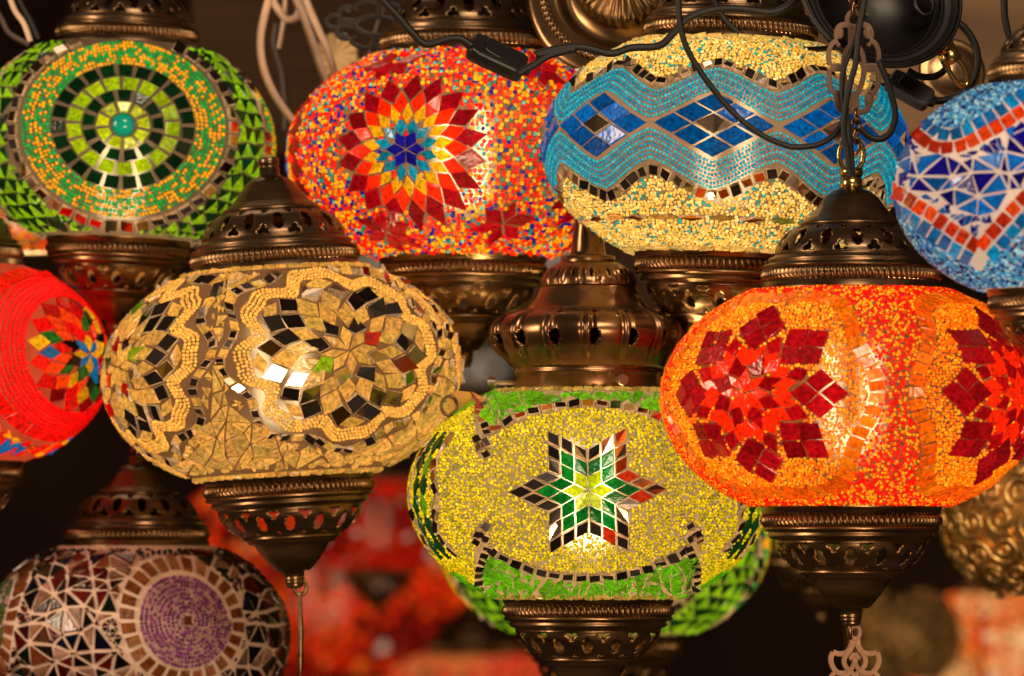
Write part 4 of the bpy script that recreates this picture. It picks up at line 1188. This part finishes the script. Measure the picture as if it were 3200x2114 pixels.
# ring, collar and tassel hook belonging to the orange lamp
oroot, og_, ok_, ohb = o_lamp
cqo = og_.a*.472/268
mb = MB(); t = np.linspace(0, 2*pi, 40, endpoint=False)
ztop = og_.h+355*cqo
tube(mb, np.stack([38*np.cos(t), np.zeros(40)-4, ztop+52+52*np.sin(t)], 1), 8, 10, closed=True)
mb.build('hanging_ring', [M['brass_bright']], oroot, ok_, ohb)
mb = MB(); lathe(mb, [(33, ztop-52), (35, ztop-50), (35, ztop-22), (31, ztop-20), (31, ztop-14), (36, ztop-12), (36, ztop+10), (30, ztop+12), (1, ztop+13)], 40)
mb.build('cord_grip', [M['brass_bright']], oroot, ok_, ohb)
c7 = lambda pts: [(2450+x/5.935, 1850+y/5.935) for x, y in pts]
FS = [(True, 70, [(1305, 640), (1385, 690), (1390, 790), (1345, 860), (1265, 860), (1220, 790), (1225, 690)]),
    (False, 170, [(1305, 850), (1312, 960)]),
    (False, 90, [(1350, 900), (1390, 1020), (1450, 1110), (1540, 1150), (1630, 1150), (1715, 1120)]),
    (False, 90, [(1715, 1120), (1755, 1220), (1745, 1330), (1690, 1440), (1620, 1505), (1540, 1515), (1450, 1490), (1400, 1440)]),
    (False, 86, [(1345, 960), (1400, 1080), (1470, 1170), (1510, 1260), (1495, 1360), (1430, 1450), (1340, 1530), (1260, 1620), (1200, 1720)]),
    (False, 70, [(1312, 1140), (1360, 1190), (1400, 1250)]),
    (False, 96, [(1312, 1150), (1312, 1330)]),
    (False, 80, [(1312, 1320), (1370, 1420), (1450, 1540), (1540, 1640), (1620, 1700)]),
    (False, 80, [(1690, 1500), (1760, 1600), (1760, 1720), (1680, 1820), (1560, 1880), (1420, 1920), (1312, 2000)])]
fin = openwork('finial_charm', None, None, FS, [(1392, 1250, 30, 34), (1312, 1160, 40, 40)], c7, -.01, [M['tan_metal']], 1312)
inv = (Matrix.Translation(oroot.location) @ oroot.rotation_euler.to_matrix().to_4x4()).inverted()
loc = fin.location.copy(); fin.parent = oroot; fin.location = inv @ loc
mb = MB(); t = np.linspace(0, 2*pi, 32, endpoint=False)
tube(mb, np.stack([13*np.cos(t)*.3, 12*np.cos(t), -og_.h-361*cqo-6+30*np.sin(t)], 1), 6, 8, closed=True)
mb.build('charm_ring', [M['copper']], oroot, ok_, ohb)
# drop charm under the amber lamp, seen almost edge-on
ck = kof(.16)
for nm, (cx, cy, yy), L in (('hanging_charm', (938, 1850, .16), 260),):
    root = empty(nm, P(cx, cy+L, yy)); tag(root, 'narrow dark metal charm hanging edge-on under the amber lamp', 'charm', 'chains and hooks')
    mb = MB(); tube(mb, np.array([(0, 0, L*ck), (0, 0, L*.82*ck), (1.5*ck, 0, L*.5*ck), (0, 0, .1*L*ck), (0, 0, 0)]), np.array([5, 7, 10, 9, 5])*ck, 10); mb.build('charm_blade', [M['brass_dark']], root)
    mb = MB(); t = np.linspace(0, 2*pi, 30, endpoint=False)
    tube(mb, np.stack([20*np.cos(t), np.zeros(30), L+14+24*np.sin(t)], 1)*ck, 6*ck, 8, closed=True); mb.build('charm_ring', [M['brass']], root)

# brass cord grip with hook
def hook():
    k = kof(.02); root = empty('cord_hook', P(2960, 165, .02), (R(12), R(28), 0)); root.rotation_euler = (R(10), R(-30), 0)
    tag(root, 'shiny brass cord grip with an open hook ring under the black canopy', 'hook', 'chains and hooks')
    mb = MB(); lathe(mb, [(1, 52), (25, 50), (31, 46), (33, 40), (33, 10), (29, 7), (29, 2), (33, -1), (34, -32), (30, -36), (1, -37)], 40); mb.build('grip_barrel', [M['brass_bright']], root, k)
    mb = MB(); tube(mb, [(0, 0, 40), (0, 0, 78)], 22, 16); mb.build('cord_sleeve', [M['cable']], root, k)
    mb = MB(); t = np.linspace(0, 2*pi, 40, endpoint=False)
    tube(mb, np.stack([24*np.cos(t), 8*np.cos(t), -64+56*np.sin(t)], 1), 8.5, 12, closed=True); mb.build('hook_ring', [M['brass_bright']], root, k)
hook()

# amber tag with wire ring
k = kof(.08)
root = empty('price_tag', P(1442, 1268, .09), (0, R(8), 0)); tag(root, 'amber plastic price tag with a dark wire ring between two lamps', 'tag')
mb = MB(); q = [(-36, -48), (-40, 20), (-22, 44), (20, 46), (44, 14), (44, -48)]; n = len(q)
v = [(x*k, -3*k, z*k) for x, z in q]+[(x*k, 3*k, z*k) for x, z in q]
mb.add(v, [list(range(n)), list(range(2*n-1, n-1, -1))]+[[i, i+n, (i+1) % n+n, (i+1) % n] for i in range(n)]); mb.build('tag_plate', [M['tag']], root)
mb = MB(); t = np.linspace(0, 2*pi, 30, endpoint=False)
tube(mb, np.stack([-38+24*np.cos(t), -6+0*t, -6+30*np.sin(t)], 1)*k, 5*k, 8, closed=True); mb.build('wire_ring', [M['brass_dark']], root)

# cream rosette behind the pale cables
k = kof(.42); mb = MB(); n = 120; th = np.arange(n)*2*pi/n; rows = []
for i, f in enumerate(np.linspace(.02, 1, 12)):
    r = 62*f*(1+.10*f*np.abs(np.sin(6*th))); rows.append(np.stack([r*np.cos(th), -10*f*f+5*f*np.cos(12*th), r*np.sin(th)], 1))
mb.add(np.concatenate(rows)*k, grid_faces(n, 12), (1, 1, 1), 0, True)
o = mb.build('paper_rosette', [M['paper']]); o.location = P(1052, 172, .42); tag(o, 'cream scalloped paper rosette behind the pale cables', 'rosette')
sm = o.modifiers.new('thickness', 'SOLIDIFY'); sm.thickness = .002

# ------------------------------------------------------------------ backdrop
mb = MB(); mb.add([(-4, 4.6, -2.5), (4, 4.6, -2.5), (4, 4.6, 3.5), (-4, 4.6, 3.5), (-4, 4.75, -2.5), (4, 4.75, -2.5), (4, 4.75, 3.5), (-4, 4.75, 3.5)],
    [[0, 1, 2, 3], [7, 6, 5, 4], [0, 4, 5, 1], [1, 5, 6, 2], [2, 6, 7, 3], [3, 7, 4, 0]])
o = mb.build('back_wall', [M['wall']]); tag(o, 'dark blurred back wall of the lamp stall', 'wall', kind='structure')
def board(label, x0, y0, x1, y1, yd, th=.03, mat='wood'):
    a, b = P(x0, y1, yd), P(x1, y0, yd); mb = MB()
    v = [(a.x, yd, a.z), (b.x, yd, a.z), (b.x, yd, b.z), (a.x, yd, b.z)]; v += [(x, y+th, z) for x, y, z in v]
    mb.add(v, [[0, 1, 2, 3], [7, 6, 5, 4], [0, 4, 5, 1], [1, 5, 6, 2], [2, 6, 7, 3], [3, 7, 4, 0]])
    o = mb.build('wooden_board', [M[mat]]); tag(o, label, 'board', 'boards of the stall behind the lamps')
board('blurred brown board behind the upper right lamps', 2500, -300, 3700, 420, 1.3, mat='pale_wood')
board('blurred brown board behind the pale cables at upper left', 600, -300, 1300, 480, 1.6)
board('blurred brown board showing between the caps in the middle', 1100, 700, 2100, 1330, 1.9)

# ------------------------------------------------------------------ light
def area(name, loc, target, size, power, col):
    l = bpy.data.lights.new(name, 'AREA'); l.shape = 'RECTANGLE'; l.size = size[0]; l.size_y = size[1]; l.energy = power; l.color = col
    o = bpy.data.objects.new(name, l); COL.objects.link(o); o.location = loc
    o.rotation_euler = (Vector(target)-Vector(loc)).to_track_quat('-Z', 'Y').to_euler()
    return o
area('added_light_front', (.5, -2.1, 1.75), (0, 0, .12), (1.1, .5), 50, (1, .80, .58))  # added front light, not a lamp of the stall
area('added_light_side', (-1.9, -.7, .6), (0, 0, .12), (.3, .9), 34, (1, .72, .48))  # added side light for rim highlights on the metal
area('added_light_low', (.7, -2.5, -.35), (0, 0, .12), (.8, .3), 40, (1, .68, .42))  # added low light to brighten the caps and rope bands
area('added_light_back', (-.4, 1.2, 1.6), (0, 1.6, 0), (.8, .5), 4, (1, .70, .45))  # added weak light for the boards and wall behind

w = bpy.data.worlds.new('World'); scene.world = w; w.use_nodes = True
bg = w.node_tree.nodes['Background']; bg.inputs['Color'].default_value = (.30, .19, .12, 1); bg.inputs['Strength'].default_value = .13

# ------------------------------------------------------------------ camera
cam = bpy.data.cameras.new('camera'); co = bpy.data.objects.new('camera', cam); COL.objects.link(co)
co.location = (0, -CAMD, 0); co.rotation_euler = (pi/2, 0, 0)
cam.sensor_width = 36; cam.lens = 36*CAMD/(3200/PXM); cam.shift_y = (HY-1057)/3200
cam.clip_end = 50; cam.clip_start = .1
cam.dof.use_dof = True; cam.dof.focus_distance = CAMD+.005; cam.dof.aperture_fstop = (cam.lens/1000)/.021
cam.dof.aperture_blades = 0
scene.camera = co
scene.view_settings.view_transform = 'Standard'; scene.view_settings.look = 'None'
scene.view_settings.exposure = 0; scene.view_settings.gamma = 1; scene.view_settings.use_curve_mapping = False
scene.render.engine = 'CYCLES'
scene.cycles.max_bounces = 10; scene.cycles.transparent_max_bounces = 16; scene.cycles.diffuse_bounces = 4; scene.cycles.glossy_bounces = 4
scene.cycles.sample_clamp_indirect = 4.0; scene.cycles.sample_clamp_direct = 0
scene.cycles.caustics_reflective = False; scene.cycles.caustics_refractive = False
scene.cycles.use_denoising = True
